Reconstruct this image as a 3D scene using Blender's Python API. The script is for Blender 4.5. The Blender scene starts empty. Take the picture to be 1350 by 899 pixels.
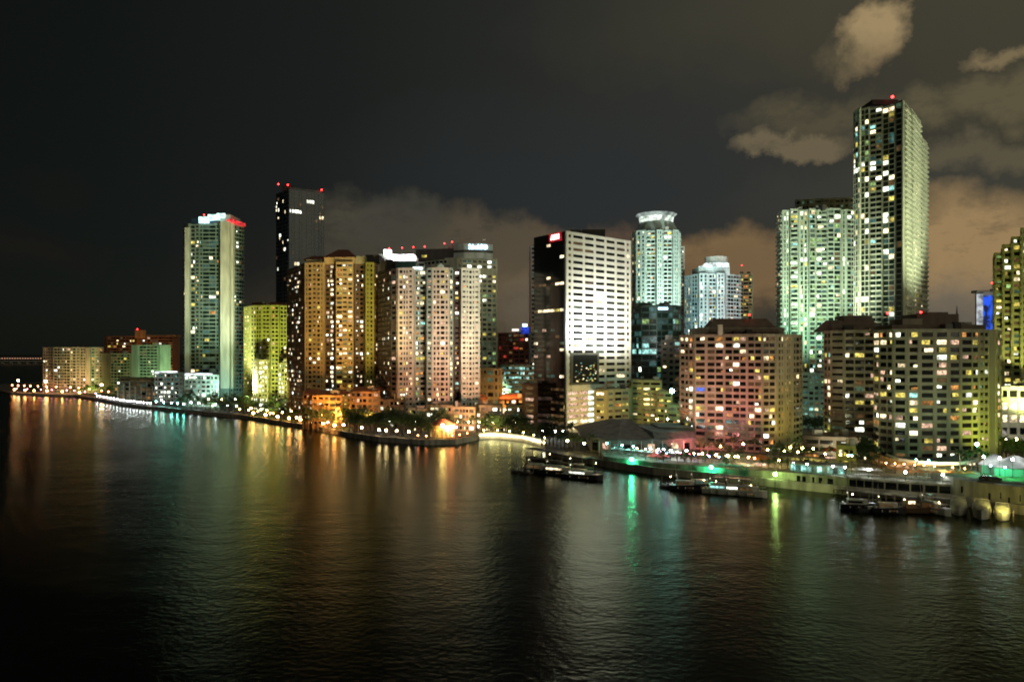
import bpy, math, random
from mathutils import Vector, Matrix
random.seed(11)
S = bpy.context.scene
COL = S.collection
R = math.radians

# ------------------------------------------------------------ camera
F = 975.0; CX = 675.0; HY = 464.0; CAMZ = 46.0
cam = bpy.data.cameras.new("camera"); camo = bpy.data.objects.new("camera", cam); COL.objects.link(camo)
camo.location = (0, 0, CAMZ); camo.rotation_euler = (R(90), 0, 0)
cam.sensor_width = 36; cam.lens = F / 1350 * 36; cam.shift_y = (HY - 449.5) / 1350
cam.clip_start = 0.5; cam.clip_end = 30000
S.camera = camo

def X(px, D): return (px - CX) / F * D
def ZT(py, D): return CAMZ + (HY - py) / F * D
def lin(c):
    return tuple(((v / 255) / 12.92 if v / 255 <= 0.04045 else ((v / 255 + 0.055) / 1.055) ** 2.4) for v in c)

# ------------------------------------------------------------ world: night sky with lit clouds
W = bpy.data.worlds.new("World"); S.world = W; W.use_nodes = True
nt = W.node_tree; nt.nodes.clear()
def N(t, **k):
    n = nt.nodes.new(t)
    for a, b in k.items(): setattr(n, a, b)
    return n
def L(a, b): nt.links.new(a, b)
def M(op, a, b=None, c=None, clamp=False):
    n = N('ShaderNodeMath', operation=op, use_clamp=clamp)
    for i, v in enumerate((a, b, c)):
        if v is None: continue
        if hasattr(v, 'links') or hasattr(v, 'is_linked'): L(v, n.inputs[i])
        else: n.inputs[i].default_value = v
    return n.outputs[0]
tc = N('ShaderNodeTexCoord'); sep = N('ShaderNodeSeparateXYZ'); L(tc.outputs['Generated'], sep.inputs[0])
dx, dy, dz = sep.outputs
az = M('ARCTAN2', dx, dy); el = M('ARCSINE', dz)
def noise(scale, detail, rough=.55, stretch=(1, 1, 1), off=0):
    mp = N('ShaderNodeMapping'); mp.inputs['Scale'].default_value = stretch; mp.inputs['Location'].default_value = (off, off, off)
    L(tc.outputs['Generated'], mp.inputs[0])
    n = N('ShaderNodeTexNoise'); n.inputs['Scale'].default_value = scale; n.inputs['Detail'].default_value = detail
    n.inputs['Roughness'].default_value = rough; L(mp.outputs[0], n.inputs['Vector']); return n.outputs['Fac']
n1 = M('SUBTRACT', noise(7, 7, .62), .5); n2 = M('SUBTRACT', noise(9, 7, .62, off=5), .5)
azw = M('MULTIPLY_ADD', n1, .20, az); elw = M('MULTIPLY_ADD', n2, .12, el)
soft = noise(13, 10, .68, (1, 1, 2.0), 3)
ramp = N('ShaderNodeValToRGB'); L(M('MULTIPLY_ADD', az, 1 / 3.2, .5), ramp.inputs[0])
cr = ramp.color_ramp
def skc(c): return lin(c) + (1,)
stops = [(0.0, (10, 12, 9)), (.26, (9, 11, 8)), (.34, (16, 19, 15)), (.43, (27, 29, 26)), (.5, (38, 39, 36)), (.58, (51, 50, 43)), (.68, (63, 60, 48)), (.8, (66, 62, 49)), (1, (40, 38, 30))]
cr.elements[0].position = 0; cr.elements[0].color = skc(stops[0][1]); cr.elements[1].position = 1; cr.elements[1].color = skc(stops[-1][1])
for p, c in stops[1:-1]:
    e = cr.elements.new(p); e.color = skc(c)
def mix(fac, a, b, mode='MIX'):
    n = N('ShaderNodeMix', data_type='RGBA', blend_type=mode)
    if isinstance(fac, float): n.inputs[0].default_value = fac
    else: L(fac, n.inputs[0])
    for i, v in ((6, a), (7, b)):
        if isinstance(v, tuple): n.inputs[i].default_value = v
        else: L(v, n.inputs[i])
    return n.outputs[2]
sky = ramp.outputs[0]
def ell(px, py, rx, ry, edge=1.0, hard=1.6):
    a = math.atan((px - CX) / F); e = math.atan((HY - py) / F * math.cos(a))
    ra = rx / F * math.cos(a) ** 2; re = ry / F * math.cos(a)
    u = M('DIVIDE', M('SUBTRACT', azw, a), ra); v = M('DIVIDE', M('SUBTRACT', elw, e), re)
    d = M('SQRT', M('ADD', M('MULTIPLY', u, u), M('MULTIPLY', v, v)))
    return M('MULTIPLY', M('SUBTRACT', edge + .35, d), hard, clamp=True)
# bluish clear gap above the low clouds
sky = mix(M('MULTIPLY', ell(820, 240, 330, 110, 1, .8), .75), sky, skc((41, 45, 47)))
sky = mix(M('MULTIPLY', ell(1230, 245, 260, 40, 1, .9), .6), sky, skc((60, 60, 54)))
sky = mix(M('MULTIPLY', ell(1080, 0, 330, 80, 1, .7), .5), sky, skc((72, 69, 53)))
# mottling
fine = noise(34, 8, .7, (1, 1, 2.4), 9)
clouds = [  # px,py,rx,ry,strength,colour,hardness
 (1146, 52, 48, 28, .95, (160, 138, 100), 1.4), (1140, 85, 40, 20, .8, (138, 118, 86), 1.0), (1100, 75, 34, 22, .5, (110, 98, 72), 1.0), (1330, 84, 48, 11, .8, (128, 112, 82), 1.0),
 (1070, 160, 90, 24, .6, (92, 84, 62), 1.2), (1050, 196, 62, 13, .8, (112, 100, 76), 1.6), (1290, 140, 150, 24, .75, (98, 90, 66), 1.2),
 (1310, 200, 120, 20, .7, (96, 88, 68), 1.2), (1275, 335, 135, 72, 1.0, (152, 126, 88), 1.3), (1275, 400, 130, 45, .7, (98, 94, 86), 1.0),
 (970, 360, 100, 48, .95, (124, 100, 68), 1.5), (1060, 350, 120, 40, .7, (112, 92, 66), 1.2), (820, 400, 170, 62, .8, (108, 86, 62), 1.2),
 (770, 315, 60, 24, .75, (92, 74, 58), 1.5), (700, 350, 90, 46, .9, (104, 88, 66), 1.4), (640, 325, 110, 40, .95, (82, 73, 58), 1.6), (490, 320, 80, 62, .95, (70, 66, 54), 1.6),
 (520, 285, 40, 34, .7, (64, 62, 54), 1.4), (430, 340, 70, 50, .5, (48, 44, 38), 1.0), (600, 410, 220, 60, .6, (92, 80, 60), 1.0), (330, 370, 90, 60, .45, (32, 29, 25), .9),
 (690, 415, 50, 40, .6, (98, 90, 78), 1.0), (40, 330, 110, 30, .5, (26, 20, 15), 1.0), (60, 240, 60, 26, .4, (22, 20, 14), 1.0)]
for (px, py, rx, ry, st, c, hd) in clouds:
    m = ell(px, py, rx, ry, 1, hd)
    m = M('MULTIPLY', m, M('MULTIPLY', M('MULTIPLY_ADD', fine, 1.5, M('MULTIPLY_ADD', soft, 2.2, -.80), clamp=True), st))
    sky = mix(m, sky, skc(c))
bg = N('ShaderNodeBackground'); L(sky, bg.inputs[0]); bg.inputs[1].default_value = 1.0
# a trace of the Sky Texture far below its day strength
st_ = N('ShaderNodeTexSky', sky_type='NISHITA'); st_.sun_disc = False; st_.sun_elevation = R(28); st_.sun_rotation = R(140)
bg2 = N('ShaderNodeBackground'); L(st_.outputs[0], bg2.inputs[0]); bg2.inputs[1].default_value = 0.0004
ad = N('ShaderNodeAddShader'); L(bg.outputs[0], ad.inputs[0]); L(bg2.outputs[0], ad.inputs[1])
wo = N('ShaderNodeOutputWorld'); L(ad.outputs[0], wo.inputs[0])

# ------------------------------------------------------------ glow of the city behind the camera as one weak, very soft sun
sl = bpy.data.lights.new("sun", 'SUN'); sl.energy = 0.44; sl.angle = R(50); sl.color = (1, .93, .66)
so = bpy.data.objects.new("sun", sl); COL.objects.link(so)
so.rotation_euler = Vector((-0.62, 0.74, -0.45)).to_track_quat('-Z', 'Y').to_euler()
S.view_settings.view_transform = 'Standard'; S.view_settings.look = 'None'; S.view_settings.exposure = 0; S.view_settings.gamma = 1
S.view_settings.use_curve_mapping = False
cy = S.cycles
cy.use_denoising = True; cy.sample_clamp_indirect = 6; cy.sample_clamp_direct = 0; cy.max_bounces = 4; cy.diffuse_bounces = 2; cy.glossy_bounces = 3
cy.use_light_tree = True; cy.caustics_reflective = False; cy.caustics_refractive = False
S.render.engine = 'CYCLES'; cy.filter_width = 1.9

# ------------------------------------------------------------ materials
MATS = {}
def wallmat(key, c, rough=.8, var=.25, metal=0.0):
    if key in MATS: return MATS[key]
    m = bpy.data.materials.new(key); m.use_nodes = True; t = m.node_tree; b = t.nodes['Principled BSDF']
    g = t.nodes.new('ShaderNodeNewGeometry'); mp = t.nodes.new('ShaderNodeMapping'); mp.inputs['Scale'].default_value = (.35, .35, .07)
    t.links.new(g.outputs['Position'], mp.inputs[0])
    n = t.nodes.new('ShaderNodeTexNoise'); n.inputs['Scale'].default_value = 1; n.inputs['Detail'].default_value = 6; t.links.new(mp.outputs[0], n.inputs['Vector'])
    r = t.nodes.new('ShaderNodeMapRange'); r.inputs[3].default_value = 1 - var; r.inputs[4].default_value = 1 + var
    r.inputs[1].default_value = .3; r.inputs[2].default_value = .7
    t.links.new(n.outputs['Fac'], r.inputs[0])
    mx = t.nodes.new('ShaderNodeMix'); mx.data_type = 'RGBA'; mx.blend_type = 'MULTIPLY'; mx.inputs[0].default_value = 1; mx.inputs[6].default_value = (*c, 1)
    t.links.new(r.outputs[0], mx.inputs[7]); t.links.new(mx.outputs[2], b.inputs['Base Color'])
    b.inputs['Roughness'].default_value = rough; b.inputs['Metallic'].default_value = metal
    MATS[key] = m; return m
def emis(key, c, s, var=.0, scale=1.2, sample=False):
    if key in MATS: return MATS[key]
    m = bpy.data.materials.new(key); m.use_nodes = True; t = m.node_tree; b = t.nodes['Principled BSDF']
    b.inputs['Base Color'].default_value = (.02, .02, .02, 1); b.inputs['Roughness'].default_value = .3
    b.inputs['Emission Color'].default_value = (*c, 1); b.inputs['Emission Strength'].default_value = s
    if var:
        g = t.nodes.new('ShaderNodeNewGeometry'); n = t.nodes.new('ShaderNodeTexNoise'); n.inputs['Scale'].default_value = scale; n.inputs['Detail'].default_value = 3
        t.links.new(g.outputs['Position'], n.inputs['Vector'])
        r = t.nodes.new('ShaderNodeMapRange'); r.inputs[1].default_value = .35; r.inputs[2].default_value = .65; r.inputs[3].default_value = s * (1 - var); r.inputs[4].default_value = s * (1 + var)
        t.links.new(n.outputs['Fac'], r.inputs[0])
        n2 = t.nodes.new('ShaderNodeTexNoise'); n2.inputs['Scale'].default_value = .23; n2.inputs['Detail'].default_value = 1; t.links.new(g.outputs['Position'], n2.inputs['Vector'])
        r2 = t.nodes.new('ShaderNodeMapRange'); r2.inputs[1].default_value = .35; r2.inputs[2].default_value = .65; r2.inputs[3].default_value = .3; r2.inputs[4].default_value = 1.25; t.links.new(n2.outputs['Fac'], r2.inputs[0])
        mu = t.nodes.new('ShaderNodeMath'); mu.operation = 'MULTIPLY'; t.links.new(r.outputs[0], mu.inputs[0]); t.links.new(r2.outputs[0], mu.inputs[1]); t.links.new(mu.outputs[0], b.inputs['Emission Strength'])
    m.cycles.emission_sampling = 'AUTO' if sample else 'NONE'
    MATS[key] = m; return m
def glass(key, c, rough=.12):
    if key in MATS: return MATS[key]
    m = wallmat(key, c, rough, .5); m.node_tree.nodes['Principled BSDF'].inputs['IOR'].default_value = 1.6; return m
WM = {
 'dk': glass('dark_glass', (.008, .009, .010)), 'dg': glass('green_glass', (.010, .022, .018)), 'db': glass('brown_glass', (.02, .014, .008)),
 'dm': emis('win_dim_warm', (1, .55, .2), .10, .8), 'dn': emis('win_dim_green', (.5, .9, .55), .10, .8), 'dc': emis('win_dim_cyan', (.25, .8, .75), .13, .8),
 'w': emis('win_warm', (1, .80, .48), 2.4, .7), 'wh': emis('win_white', (.95, 1, .82), 3.2, .6), 'y': emis('win_yellow', (1, .80, .16), 1.0, .7),
 'o': emis('win_orange', (1, .42, .10), .7, .8), 'g': emis('win_green', (.55, .9, .30), .55, .8), 'c': emis('win_cyan', (.45, 1, .9), .9, .7),
 'b': emis('win_blue', (.10, .22, 1), .7, .7), 'r': emis('win_red', (1, .08, .05), .45, .7), 'p': emis('win_peach', (1, .62, .42), .9, .7),
 'ws': emis('win_strong', (1, .92, .62), 4.5, .5)}
BEACON = emis('beacon_red', (1, .03, .03), 14, sample=True)
CONC = wallmat('concrete', (.30, .28, .24), .85, .55); DARKR = wallmat('dark_roof', (.045, .04, .035)); METAL = wallmat('dark_metal', (.06, .06, .06), .5)
WHITE = wallmat('white_paint', (.75, .74, .70), .5, .1)

# ------------------------------------------------------------ mesh helpers
class MB:
    def __init__(s): s.v = []; s.f = []; s.m = []
    def face(s, pts, m=0):
        i = len(s.v); s.v += [tuple(p) for p in pts]; s.f.append(tuple(range(i, i + len(pts)))); s.m.append(m)
    def prism(s, poly, z0, z1, m=0, top=None, em=None):
        i = len(s.v); n = len(poly); tp = top or poly
        s.v += [(p[0], p[1], z0) for p in poly] + [(p[0], p[1], z1) for p in tp]
        for k in range(n):
            j = (k + 1) % n; s.f.append((i + k, i + j, i + n + j, i + n + k)); s.m.append(em[k] if em else m)
        s.f.append(tuple(i + n + k for k in range(n))); s.m.append(m); s.f.append(tuple(i + k for k in reversed(range(n)))); s.m.append(m)
    def box(s, c, u, v, hx, hy, z0, z1, m=0):   # centre xy, unit dirs u,v, half sizes
        p = [(c[0] + a * hx * u[0] + b * hy * v[0], c[1] + a * hx * u[1] + b * hy * v[1]) for a, b in ((-1, -1), (1, -1), (1, 1), (-1, 1))]
        if u[0] * v[1] - u[1] * v[0] < 0: p.reverse()
        s.prism(p, z0, z1, m)
    def abox(s, x0, x1, y0, y1, z0, z1, m=0): s.prism([(x0, y0), (x1, y0), (x1, y1), (x0, y1)], z0, z1, m)
    def tube(s, a, b, r0, r1, n=6, m=0):
        a = Vector(a); b = Vector(b); d = (b - a).normalized(); q = d.to_track_quat('Z', 'Y'); i = len(s.v)
        for P_, r in ((a, r0), (b, r1)):
            for k in range(n):
                t = 2 * math.pi * k / n; s.v.append(tuple(P_ + q @ Vector((r * math.cos(t), r * math.sin(t), 0))))
        for k in range(n):
            j = (k + 1) % n; s.f.append((i + k, i + j, i + n + j, i + n + k)); s.m.append(m)
        s.f.append(tuple(i + n + k for k in range(n))); s.m.append(m); s.f.append(tuple(i + k for k in reversed(range(n)))); s.m.append(m)
    def ball(s, c, r, n=8, rings=5, sz=1, m=0):
        i = len(s.v); s.v.append((c[0], c[1], c[2] - r * sz))
        for a in range(1, rings):
            ph = -math.pi / 2 + math.pi * a / rings
            for k in range(n):
                t = 2 * math.pi * k / n; s.v.append((c[0] + r * math.cos(ph) * math.cos(t), c[1] + r * math.cos(ph) * math.sin(t), c[2] + r * sz * math.sin(ph)))
        s.v.append((c[0], c[1], c[2] + r * sz)); top = len(s.v) - 1
        for k in range(n):
            j = (k + 1) % n; s.f.append((i, i + 1 + j, i + 1 + k)); s.m.append(m)
            for a in range(rings - 2):
                o = i + 1 + a * n; s.f.append((o + k, o + j, o + n + j, o + n + k)); s.m.append(m)
            o = i + 1 + (rings - 2) * n; s.f.append((o + k, o + j, top)); s.m.append(m)
    def mesh(s, name, mats):
        me = bpy.data.meshes.new(name); me.from_pydata(s.v, [], s.f)
        if not isinstance(mats, (list, tuple)): mats = [mats]
        for m in mats: me.materials.append(m)
        me.polygons.foreach_set('material_index', s.m); me.update(); return me
    def build(s, name, mats, parent=None, origin=None):
        me = s.mesh(name, mats); o = bpy.data.objects.new(name, me); COL.objects.link(o)
        if parent is not None:
            o.parent = parent; me.transform(Matrix.Translation(-Vector(parent_origin(parent))))
        elif origin is not None:
            me.transform(Matrix.Translation(-Vector(origin))); o.location = origin
        return o
def parent_origin(p):
    v = Vector(p.location)
    while p.parent: p = p.parent; v += Vector(p.location)
    return v
def tag(o, label, cat, group=None, kind=None):
    if label: o['label'] = label
    if cat: o['category'] = cat
    if group: o['group'] = group
    if kind: o['kind'] = kind
    return o
def thing(name, label, cat, loc, group=None, rz=0):
    o = bpy.data.objects.new(name, None); COL.objects.link(o); o.location = loc; o.rotation_euler = (0, 0, rz); o.empty_display_size = 1
    return tag(o, label, cat, group)

def offset(poly, ds):
    n = len(poly); out = []
    nor = []
    for i in range(n):
        a, b = poly[i], poly[(i + 1) % n]; d = (b[0] - a[0], b[1] - a[1]); l = math.hypot(*d) or 1; nor.append((d[1] / l, -d[0] / l))
    for i in range(n):
        na, nb = nor[i - 1], nor[i]; da, db = ds[i - 1], ds[i]; det = na[0] * nb[1] - na[1] * nb[0]
        if abs(det) < .12: t = ((na[0] + nb[0]) / 2 * (da + db) / 2, (na[1] + nb[1]) / 2 * (da + db) / 2)
        else: t = ((da * nb[1] - db * na[1]) / det, (na[0] * db - nb[0] * da) / det)
        l = math.hypot(*t); mx = 2.2 * max(abs(da), abs(db), .01)
        if l > mx: t = (t[0] * mx / l, t[1] * mx / l)
        out.append((poly[i][0] + t[0], poly[i][1] + t[1]))
    return out

# unit window panes shared by all copies
UNIT = {}
def unit_pane(mk):
    if mk not in UNIT:
        m = MB(); m.abox(-.5, .5, -.03, .03, 0, 1); UNIT[mk] = m.mesh('window', WM[mk])
    return UNIT[mk]
def pick(pal):
    r = random.random() * sum(w for _, w in pal)
    for k, w in pal:
        r -= w
        if r <= 0: return k
    return pal[-1][0]
DARK = 'dk'
def volume(root, front, depth, top, ref=0, fh=3.2, wall=None, styles=None, side=None, z0=2.2, sill=.3, head=.85, zvis=0, parts=100, partname='wall', z1=None, par=1.0):
    """one storeyed volume: lattice wall as one mesh, window panes behind it"""
    P = [(X(px, D), D) for px, D in front]
    if z1 is None: z1 = ZT(top, front[ref][1])
    kx = (P[0][0] + P[-1][0]) / 2; ee = []
    for q in (P[-1], P[0]):
        f_ = 1 + depth / math.hypot(*q); e_ = (q[0] * f_, q[1] * f_); ee.append((e_[0] + (kx - e_[0]) * .05, e_[1]))
    poly = P + ee
    ne = len(poly); st = list(styles) + [side or styles[-1]] * (ne - len(styles))
    nf = max(1, round((z1 - z0) / fh)); fh = (z1 - z0) / nf
    walls = wall if isinstance(wall, list) else [wall]; em = [s_.get('m', 0) for s_ in st]
    w = MB(); w.prism(poly, z0 - 1.5, z1 + par - .35, em=em)
    ring = offset(poly, [.06 if s.get('blank') else s.get('proj', .3) for s in st])
    for k in range(nf + 1):
        a = z0 + k * fh - (1 - head) * fh; b = z0 + k * fh + sill * fh
        if k == 0: a = z0 - 1
        if k == nf: b = z1 + par
        w.prism(ring, a, b, em=em)
    wins = []; flr = [random.choice((.5, .8, 1, 1, 1.3, 1.9)) for _ in range(nf)]
    for i in range(ne):
        s = st[i]
        if s.get('blank'): continue
        a, b = Vector((*poly[i], 0)), Vector((*poly[(i + 1) % ne], 0)); d = b - a; ln = d.length
        if ln < 1.2: continue
        u = d / ln; n_ = Vector((u.y, -u.x, 0)); fr = s.get('bays')
        if not fr:
            nb = max(1, round(ln / s.get('bay', 3.6))); base = [random.choice((.72, 1, 1, 1.35)) for _ in range((nb + 1) // 2)]; fr = base + base[::-1][nb % 2:]; fr = fr[:nb]
        tot = sum(fr); x = 0; nb = len(fr); pj = s.get('pp', s.get('proj', .3) + .12); pw = s.get('pw', .6)
        cen = sum((Vector((*p, 0)) for p in poly), Vector()) / ne
        visible = n_.dot((a + b) / 2) < 0
        ev = s.get('every', 1)
        for j in range(nb + 1):
            xx = ln * sum(fr[:j]) / tot
            if j % ev == 0 or j == nb:
                c0 = min(max(xx, pw / 2 + .01), ln - pw / 2 - .01); c = a + u * c0 + n_ * (pj / 2 - .3)
                w.box((c.x, c.y), u, n_, pw / 2, pj / 2 + .3, z0 - .9, z1 + par - .05 - .01 * (i % 3), em[i])
        for j in range(nb):
            bw = ln * fr[j] / tot; xc = ln * sum(fr[:j]) / tot + bw / 2; ww = bw - (pw if ev == 1 else .15)
            if ww < .5: continue
            c = a + u * xc + n_ * .06
            colh = 1 if (s.get('fn') or s.get('bays') or s.get('pw', .6) > 1.4) else random.choice((1, 1, 1, 1.12, .78, .6)); coll = random.choice((.5, 1, 1, 1.6)); colw = random.choice((1, 1, .85, .6)) if bw > 2.2 and not s.get('balc') and not s.get('bays') else 1; ww *= colw
            for k in range(nf):
                fn = s.get('fn')
                mk = fn(k / nf, (j + .5) / nb, k, j, nf, nb) if fn else None
                if mk == 'none': continue
                if mk is None:
                    rate = s.get('lit', .15) * coll * flr[k]
                    if random.random() < rate: mk = pick(s.get('pal', [('w', 1)]))
                    elif random.random() < s.get('dim', .25): mk = pick(s.get('dpal', [('dm', 1), ('dn', .5)]))
                    else: mk = s.get('dark', DARK)
                z = z0 + k * fh + sill * fh - .04; h = (head - sill) * fh + .08
                if colh < 1: z += h * (1 - colh) - .04; h *= colh
                elif colh > 1: h *= 1.0
                cs_ = -n_.dot(c) / max(1, c.length); q_ = random.random()
                if not fn and mk in ('w', 'wh', 'y', 'o', 'p', 'g', 'c') and q_ < .62:
                    wins.append((c.x, c.y, z, u, ww, h, s.get('dark', DARK), None, 0))
                    f_ = random.choice((.35, .5, .5, .7)); sd = random.choice((-1, 1)); hh = h * random.choice((1, 1, .6, .8)); cx_ = c + u * sd * ww * (1 - f_) / 2 + n_ * .06
                    wins.append((cx_.x, cx_.y, z + random.choice((0, h - hh)), u, ww * f_, hh, mk, visible, cs_))
                else: wins.append((c.x, c.y, z, u, ww, h, mk, visible, cs_))
                if s.get('balc') and visible and (j % s.get('bev', 1) == 0):
                    q = a + u * xc + n_ * (s['balc'] / 2 + .2); w.box((q.x, q.y), u, n_, bw * s.get('bw', .46), s['balc'] / 2 + .12, z0 + k * fh - .2, z0 + k * fh + .75, em[i])
    w.build(partname, walls, root)
    org = parent_origin(root)
    def score(t):
        x_, y_, z_, u_, ww, h_, mk, vis, cs = t
        if not vis or z_ < zvis: return -1
        px = CX + F * x_ / y_
        if px < 2 or px > 1348: return -1
        return ww * h_ * cs / (y_ * y_) * (1.6 if mk in ('w', 'wh', 'y', 'o', 'g', 'c', 'b', 'r', 'p', 'ws') else 1)
    order = sorted(range(len(wins)), key=lambda i: -score(wins[i])); chosen = set(i for i in order[:parts] if score(wins[i]) > 0)
    rest = MB(); used = []
    for i, (x_, y_, z_, u_, ww, h_, mk, vis, cs) in enumerate(wins):
        if i in chosen:
            o = bpy.data.objects.new('window', unit_pane(mk)); COL.objects.link(o); o.parent = root
            o.location = Vector((x_, y_, z_)) - org; o.rotation_euler = (0, 0, math.atan2(u_.y, u_.x)); o.scale = (ww, 1, h_)
        else:
            if mk not in used: used.append(mk)
            rest.box((x_, y_), u_, (-u_.y, u_.x), ww / 2, .03, z_, z_ + h_, used.index(mk))
    if rest.v:
        r = rest.build('further_windows', [WM[k] for k in used], root); r['kind'] = 'stuff'
    return poly, z1, fh
def bld(name, label, front, group=None, cat='building', **k):
    c = front[len(front) // 2]; root = thing(name, label, cat, (X(c[0], c[1]), c[1] + 8, 2.2), group)
    r = volume(root, front, **k)
    poly, zt, _ = r; n = len(front); c = Vector((sum(p[0] for p in poly) / len(poly), sum(p[1] for p in poly) / len(poly))); rr = random.Random(int(c.x * 7 + c.y)); w_ = abs(poly[n - 1][0] - poly[0][0])
    for i in range(min(5, 1 + int(w_ / 9))):
        q = Vector(poly[rr.randrange(n)]); p = c + (q - c) * rr.uniform(.15, .72); m = MB(); a_, b2, h_ = rr.uniform(.7, 2.2), rr.uniform(.7, 1.8), rr.uniform(1.2, 3.0)
        m.box(p, (1, 0), (0, 1), a_, b2, zt, zt + .9 + h_); m.build('roof_unit', rr.choice((GREY, DARKR, CONC)), root)
    if w_ > 18:
        q = c + (Vector(poly[0]) - c) * rr.uniform(.2, .6); m = MB(); m.tube((q.x, q.y, zt), (q.x, q.y, zt + rr.uniform(5, 9)), .14, .05); m.build('roof_mast', METAL, root)
    return root, r
def add(root, name, mb, mat): return mb.build(name, mat, root)
def beacon(root, px, py, D, r=.8):
    r *= .72
    m = MB(); x, z = X(px, D), ZT(py, D); m.ball((x, D, z), r); m2 = MB(); m2.tube((x, D, z - 4), (x, D, z - r * .8), .15, .12)
    b = m2.build('beacon_mast', METAL, root)
    o = m.build('beacon_lamp', BEACON, b); return o
def boxpart(root, name, px0, px1, py0, py1, D, dep, mat, D2=None):
    m = MB(); D2 = D2 or D; a = (X(px0, D), D); b = (X(px1, D2), D2)
    l = math.hypot(b[0] - a[0], b[1] - a[1]); n_ = (-(b[1] - a[1]) / l * dep, (b[0] - a[0]) / l * dep)
    m.prism([a, b, (b[0] + n_[0], b[1] + n_[1]), (a[0] + n_[0], a[1] + n_[1])], ZT(py1, D), ZT(py0, D)); return m.build(name, mat, root)
def spot(pos, target, power, color, size=60, rad=2.0, blend=.8):  # spot with no visible lamp, used to light facades and quays
    l = bpy.data.lights.new("unseen_spot", 'SPOT'); l.energy = power; l.color = color; l.spot_size = R(size); l.spot_blend = blend; l.shadow_soft_size = rad
    o = bpy.data.objects.new("unseen_spot", l); COL.objects.link(o); o.location = pos; 
    o.rotation_euler = (Vector(target) - Vector(pos)).to_track_quat('-Z', 'Y').to_euler(); return o
def T3(px, py, D): return (X(px, D), D, ZT(py, D))

# ============================================================ water and land
mw = bpy.data.materials.new('water'); mw.use_nodes = True; t = mw.node_tree; b = t.nodes['Principled BSDF']
b.inputs['Base Color'].default_value = (.0025, .003, .0022, 1); b.inputs['Roughness'].default_value = .27; b.inputs['IOR'].default_value = 1.34
g = t.nodes.new('ShaderNodeNewGeometry')
def wn(scale, sx, sy, det, rot=0):
    mp = t.nodes.new('ShaderNodeMapping'); mp.inputs['Scale'].default_value = (sx, sy, 1); mp.inputs['Rotation'].default_value = (0, 0, rot)
    t.links.new(g.outputs['Position'], mp.inputs[0]); n = t.nodes.new('ShaderNodeTexNoise'); n.inputs['Scale'].default_value = scale; n.inputs['Detail'].default_value = det
    t.links.new(mp.outputs[0], n.inputs['Vector']); return n.outputs['Fac']
a1 = wn(.8, .8, 1.2, 4, .45); a2 = wn(.12, .8, 1.4, 2, -.2)
ma = t.nodes.new('ShaderNodeMath'); ma.operation = 'MULTIPLY_ADD'; ma.inputs[1].default_value = 1.3; t.links.new(a2, ma.inputs[0]); t.links.new(a1, ma.inputs[2])
a3 = wn(.018, 1, 1, 4, .1); cal = t.nodes.new('ShaderNodeMapRange'); cal.inputs[1].default_value = .35; cal.inputs[2].default_value = .65; cal.inputs[3].default_value = .06; cal.inputs[4].default_value = .17; t.links.new(a3, cal.inputs[0])
bp = t.nodes.new('ShaderNodeBump'); bp.inputs['Strength'].default_value = 1; t.links.new(cal.outputs[0], bp.inputs['Distance'])
t.links.new(ma.outputs[0], bp.inputs['Height']); t.links.new(bp.outputs[0], b.inputs['Normal'])
gl = t.nodes.new('ShaderNodeBsdfGlossy'); gl.distribution = 'BECKMANN'; gl.inputs['Roughness'].default_value = .24; gl.inputs['Color'].default_value = (.60, .64, .56, 1); t.links.new(bp.outputs[0], gl.inputs['Normal'])
fr = t.nodes.new('ShaderNodeFresnel'); fr.inputs['IOR'].default_value = 1.34; t.links.new(bp.outputs[0], fr.inputs['Normal'])
df = t.nodes.new('ShaderNodeBsdfDiffuse'); df.inputs['Color'].default_value = (.004, .005, .003, 1)
ms = t.nodes.new('ShaderNodeMixShader'); t.links.new(fr.outputs[0], ms.inputs[0]); t.links.new(df.outputs[0], ms.inputs[1]); t.links.new(gl.outputs[0], ms.inputs[2]); t.links.new(ms.outputs[0], t.nodes['Material Output'].inputs[0]); t.nodes.remove(b)
m = MB(); m.face([(-9000, -300, 0), (9000, -300, 0), (9000, 16000, 0), (-9000, 16000, 0)]); o = m.build('water', mw); o['kind'] = 'structure'

shore = [(14, 800), (24, 790), (50, 773), (100, 747), (125, 700), (160, 632), (200, 590), (240, 560), (320, 510), (370, 467), (420, 431), (460, 400), (500, 379), (560, 366),
         (600, 367), (628, 386), (632, 391), (645, 394), (660, 392), (690, 381), (718, 358), (720, 328), (760, 310), (813, 291), (860, 278), (943, 265), (1027, 251), (1120, 238), (1254, 224), (1350, 209), (1480, 193)]
SP = [(X(px, D), D) for px, D in shore]
land = SP + [(420, 150), (3000, 150), (3000, 5000), (-260, 5000), (-640, 1500), (-700, 980), (-600, 860)]
m = MB(); m.prism(land, -2, 2.2); o = m.build('ground', wallmat('ground_paving', (.09, .085, .075), .8, .4)); o['kind'] = 'structure'
# quay wall capping along the whole shore
def strip(pts, w, z0, z1, name, mat, parent=None, kind=None):
    m = MB(); n = len(pts); L_, R_ = [], []
    for i, p in enumerate(pts):
        a = pts[max(0, i - 1)]; c = pts[min(n - 1, i + 1)]; d = Vector((c[0] - a[0], c[1] - a[1])).normalized(); q = Vector((-d.y, d.x))
        L_.append((p[0] - q.x * .25, p[1] - q.y * .25)); R_.append((p[0] + q.x * w, p[1] + q.y * w))
    for i in range(n - 1): m.prism([L_[i], L_[i + 1], R_[i + 1], R_[i]], z0, z1)
    o = m.build(name, mat, parent)
    if kind: o['kind'] = kind
    return o
strip(SP[:16], 1.2, -.5, 2.65, 'seawall', CONC, kind='structure')
strip(SP[21:], 1.0, -.5, 2.7, 'seawall', CONC, kind='structure')
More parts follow.
